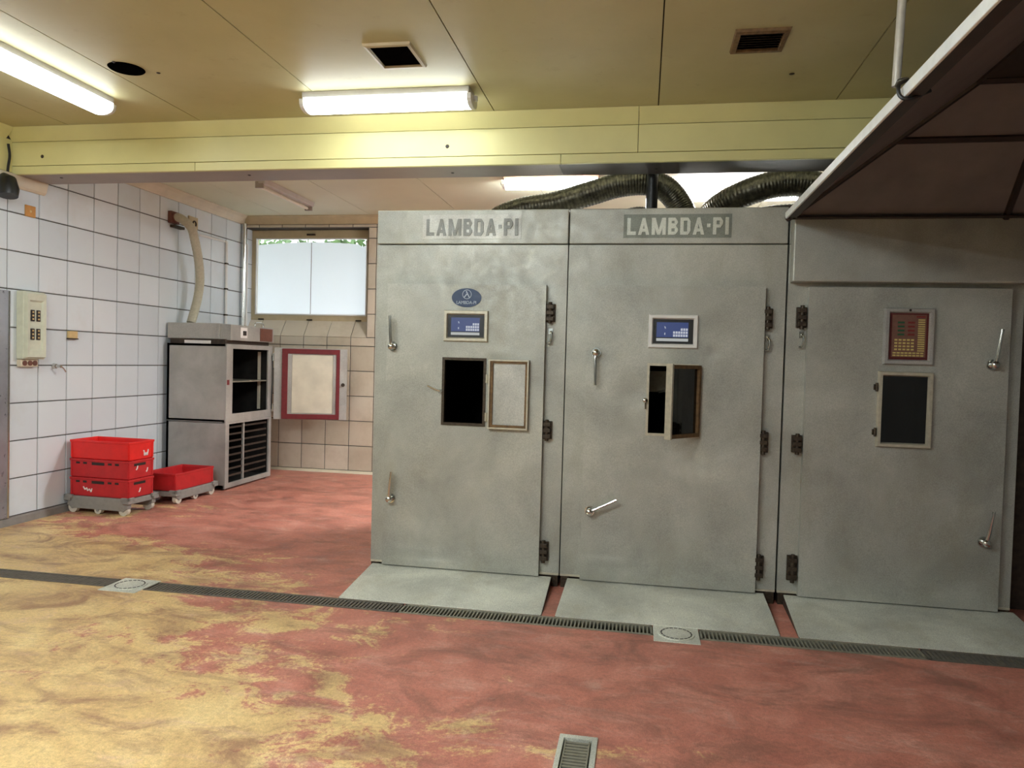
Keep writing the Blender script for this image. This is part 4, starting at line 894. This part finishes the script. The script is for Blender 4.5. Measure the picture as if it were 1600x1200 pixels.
# ================================================================== CRATES AND DOLLIES
def crate_mesh(L, W, Hc, mat, slots, parent):
    l, w = L/2, W/2; b = MB(); th = 0.012; ti = 0.018
    def lp(z, d): return [(-l+d,-w+d,z),(l-d,-w+d,z),(l-d,w-d,z),(-l+d,w-d,z)]
    prof = [(0.0, 0.014), (0.010, 0.008), (Hc-0.022, 0.005), (Hc-0.020, 0.0), (Hc, 0.0), (Hc, th), (Hc-0.02, th+0.004), (0.012, ti+th)]
    vs = []; fs = []
    for z, d in prof: vs += lp(z, d)
    for k in range(len(prof)-1):
        for i in range(4): fs.append((k*4+i, k*4+(i+1)%4, k*4+4+(i+1)%4, k*4+4+i))
    fs += [(3,2,1,0), tuple(28+i for i in range(4))]
    b.add(vs, fs); return b.build('shell', mat, parent, local=True, bevel=0.003)
def crate(x, y, z, rz, L, W, Hc, mat, label, marks=(), slots=True):
    t = thing('plastic_crate', (x, y, z), label, 'crate', 'red plastic crates', rz=rz)
    crate_mesh(L, W, Hc, mat, True, t)
    l, w = L/2, W/2
    def side(sx, u0, u1, z0, z1, d0, d1, name, mt):      # patch on a side wall, d0..d1 measured inward from the outer face
        for s_ in (-1, 1):
            if sx == 'y': MB().box(u0, u1, *sorted((s_*(w-d0), s_*(w-d1))), z0, z1).build(name, mt, t, local=True)
            else: MB().box(*sorted((s_*(l-d0), s_*(l-d1))), u0, u1, z0, z1).build(name, mt, t, local=True)
    for u in (-0.47, 0.47): side('y', u*L-0.009, u*L+0.009, 0.012, Hc-0.022, 0.002, 0.02, 'rib', mat)
    for u in (-0.44, 0.44): side('x', u*W-0.009, u*W+0.009, 0.012, Hc-0.022, 0.002, 0.02, 'rib', mat)
    if slots:
        side('y', -0.085, 0.06, Hc-0.056, Hc-0.028, 0.004, 0.02, 'hand_slot', 'legend'); side('x', -0.10, 0.06, Hc-0.056, Hc-0.030, 0.004, 0.02, 'hand_slot', 'legend')
        for u in (-0.36, -0.24, 0.18, 0.30): side('y', u*L-0.022, u*L+0.022, Hc-0.050, Hc-0.030, 0.004, 0.02, 'drain_slot', 'legend')
    for (side, u, v, kind) in marks:
        mk = MB(); P = {'zig': [(-0.036,0.02),(-0.024,0.02),(-0.020,-0.03),(-0.006,0.0),(0.004,-0.03),(0.014,0.0),(0.022,-0.03),(0.034,0.028)], 'dash': [(-0.012,-0.02),(0.0,-0.012),(0.010,0.02)], 'blob': [(-0.05,0.02),(-0.03,-0.01),(-0.01,0.01),(0.0,-0.02),(0.02,0.0),(0.04,-0.03),(0.05,0.005)]}[kind]
        for (a, b), (c, d) in zip(P, P[1:]):
            n_ = Vector((-(d-b), c-a)).normalized()*0.005
            q = [(a+n_.x,b+n_.y),(c+n_.x,d+n_.y),(c-n_.x,d-n_.y),(a-n_.x,b-n_.y)]
            if side == 'f': vs = [(u+p[0], yy, v+p[1]) for yy in (-w+0.008, -w+0.002) for p in q]
            else: vs = [(xx, u+p[0], v+p[1]) for xx in (l-0.008, l-0.002) for p in q]
            mk.add(vs, [(0,1,2,3),(7,6,5,4)]+[(i,(i+1)%4,4+(i+1)%4,4+i) for i in range(4)])
        mk.build('label_mark', 'whitemark', t, local=True)
    return t
def dolly(x, y, rz, L, W, zt, label):
    t = thing('dolly', (x, y, 0), label, 'dolly', 'grey wheeled crate dollies', rz=rz); l, w = L/2, W/2
    fr = MB(); 
    for s_ in (-1, 1):
        y0, y1 = sorted((s_*w, s_*(w-0.05)))
        fr.prism([(-l, 0.075), (-l+0.05, 0.045), (l-0.05, 0.045), (l, 0.075), (l, zt-0.02), (l-0.02, zt), (-l+0.02, zt), (-l, zt-0.02)], 'y', y0, y1)
    fr.build('side_rail', 'dolly', t, local=True, bevel=0.006)
    e = MB()
    for s_ in (-1, 1):
        x0, x1 = sorted((s_*l*0.995, s_*(l-0.05))); e.box(x0, x1, -w+0.05, w-0.05, zt-0.055, zt-0.004)
    e.build('cross_rail', 'dolly', t, local=True, bevel=0.005)
    for a in (-1, 1):
        for b in (-1, 1): MB().box(*sorted((a*(l-0.05), a*(l+0.022))), *sorted((b*(w-0.05), b*(w+0.022))), zt-0.045, zt-0.001).box(*sorted((a*(l-0.006), a*(l+0.022))), *sorted((b*(w-0.07), b*(w+0.022))), zt-0.02, zt+0.014).box(*sorted((a*(l-0.07), a*(l+0.022))), *sorted((b*(w-0.010), b*(w+0.022))), zt-0.02, zt+0.014).build('corner', 'dolly', t, local=True, bevel=0.006)
    for a in (-1, 0, 1):
        for b in (-1, 1):
            r = 0.052 if a else 0.040
            wq = MB().cyl((a*(l-0.06), b*(w-0.028)-0.020, r), (a*(l-0.06), b*(w-0.028)+0.020, r), r, n=20).build('wheel', 'wheel', t, local=True, smooth=True)
            MB().cyl((a*(l-0.06), b*(w-0.005)-0.006, r), (a*(l-0.06), b*(w-0.005)+0.006, r), 0.014, n=10).build('axle', 'dolly', t, local=True)
RZ = -0.05
CXs, CYs, CL, CW, CH = -5.205, 6.575, 0.68, 0.36, 0.184
dolly(CXs, CYs, RZ, 0.70, 0.39, 0.165, 'grey wheeled dolly under the stack of three red crates')
zb = 0.165
crate(CXs, CYs, zb, RZ, CL, CW, CH, 'red2', 'deep red crate at the bottom of the stack of three, on the dolly', [('f', -0.13, 0.075, 'blob'), ('s', -0.02, 0.07, 'dash')])
crate(CXs, CYs, zb+CH, RZ, CL, CW, CH, 'red2', 'deep red crate in the middle of the stack of three', [('s', 0.08, 0.075, 'dash'), ('s', -0.06, 0.11, 'dash')])
crate(CXs, CYs, zb+2*CH, RZ, CL, CW, CH, 'red1', 'bright red crate on top of the stack of three', [('s', 0.06, 0.065, 'zig')], False)
dolly(-5.01, 7.37, math.pi/2-0.03, 0.70, 0.44, 0.135, 'grey wheeled dolly under the single red crate beside the cabinet')
crate(-5.01, 7.37, 0.135, math.pi/2-0.03, CL, 0.41, CH, 'red2', 'single red crate on its own dolly beside the steel cabinet', (), False)
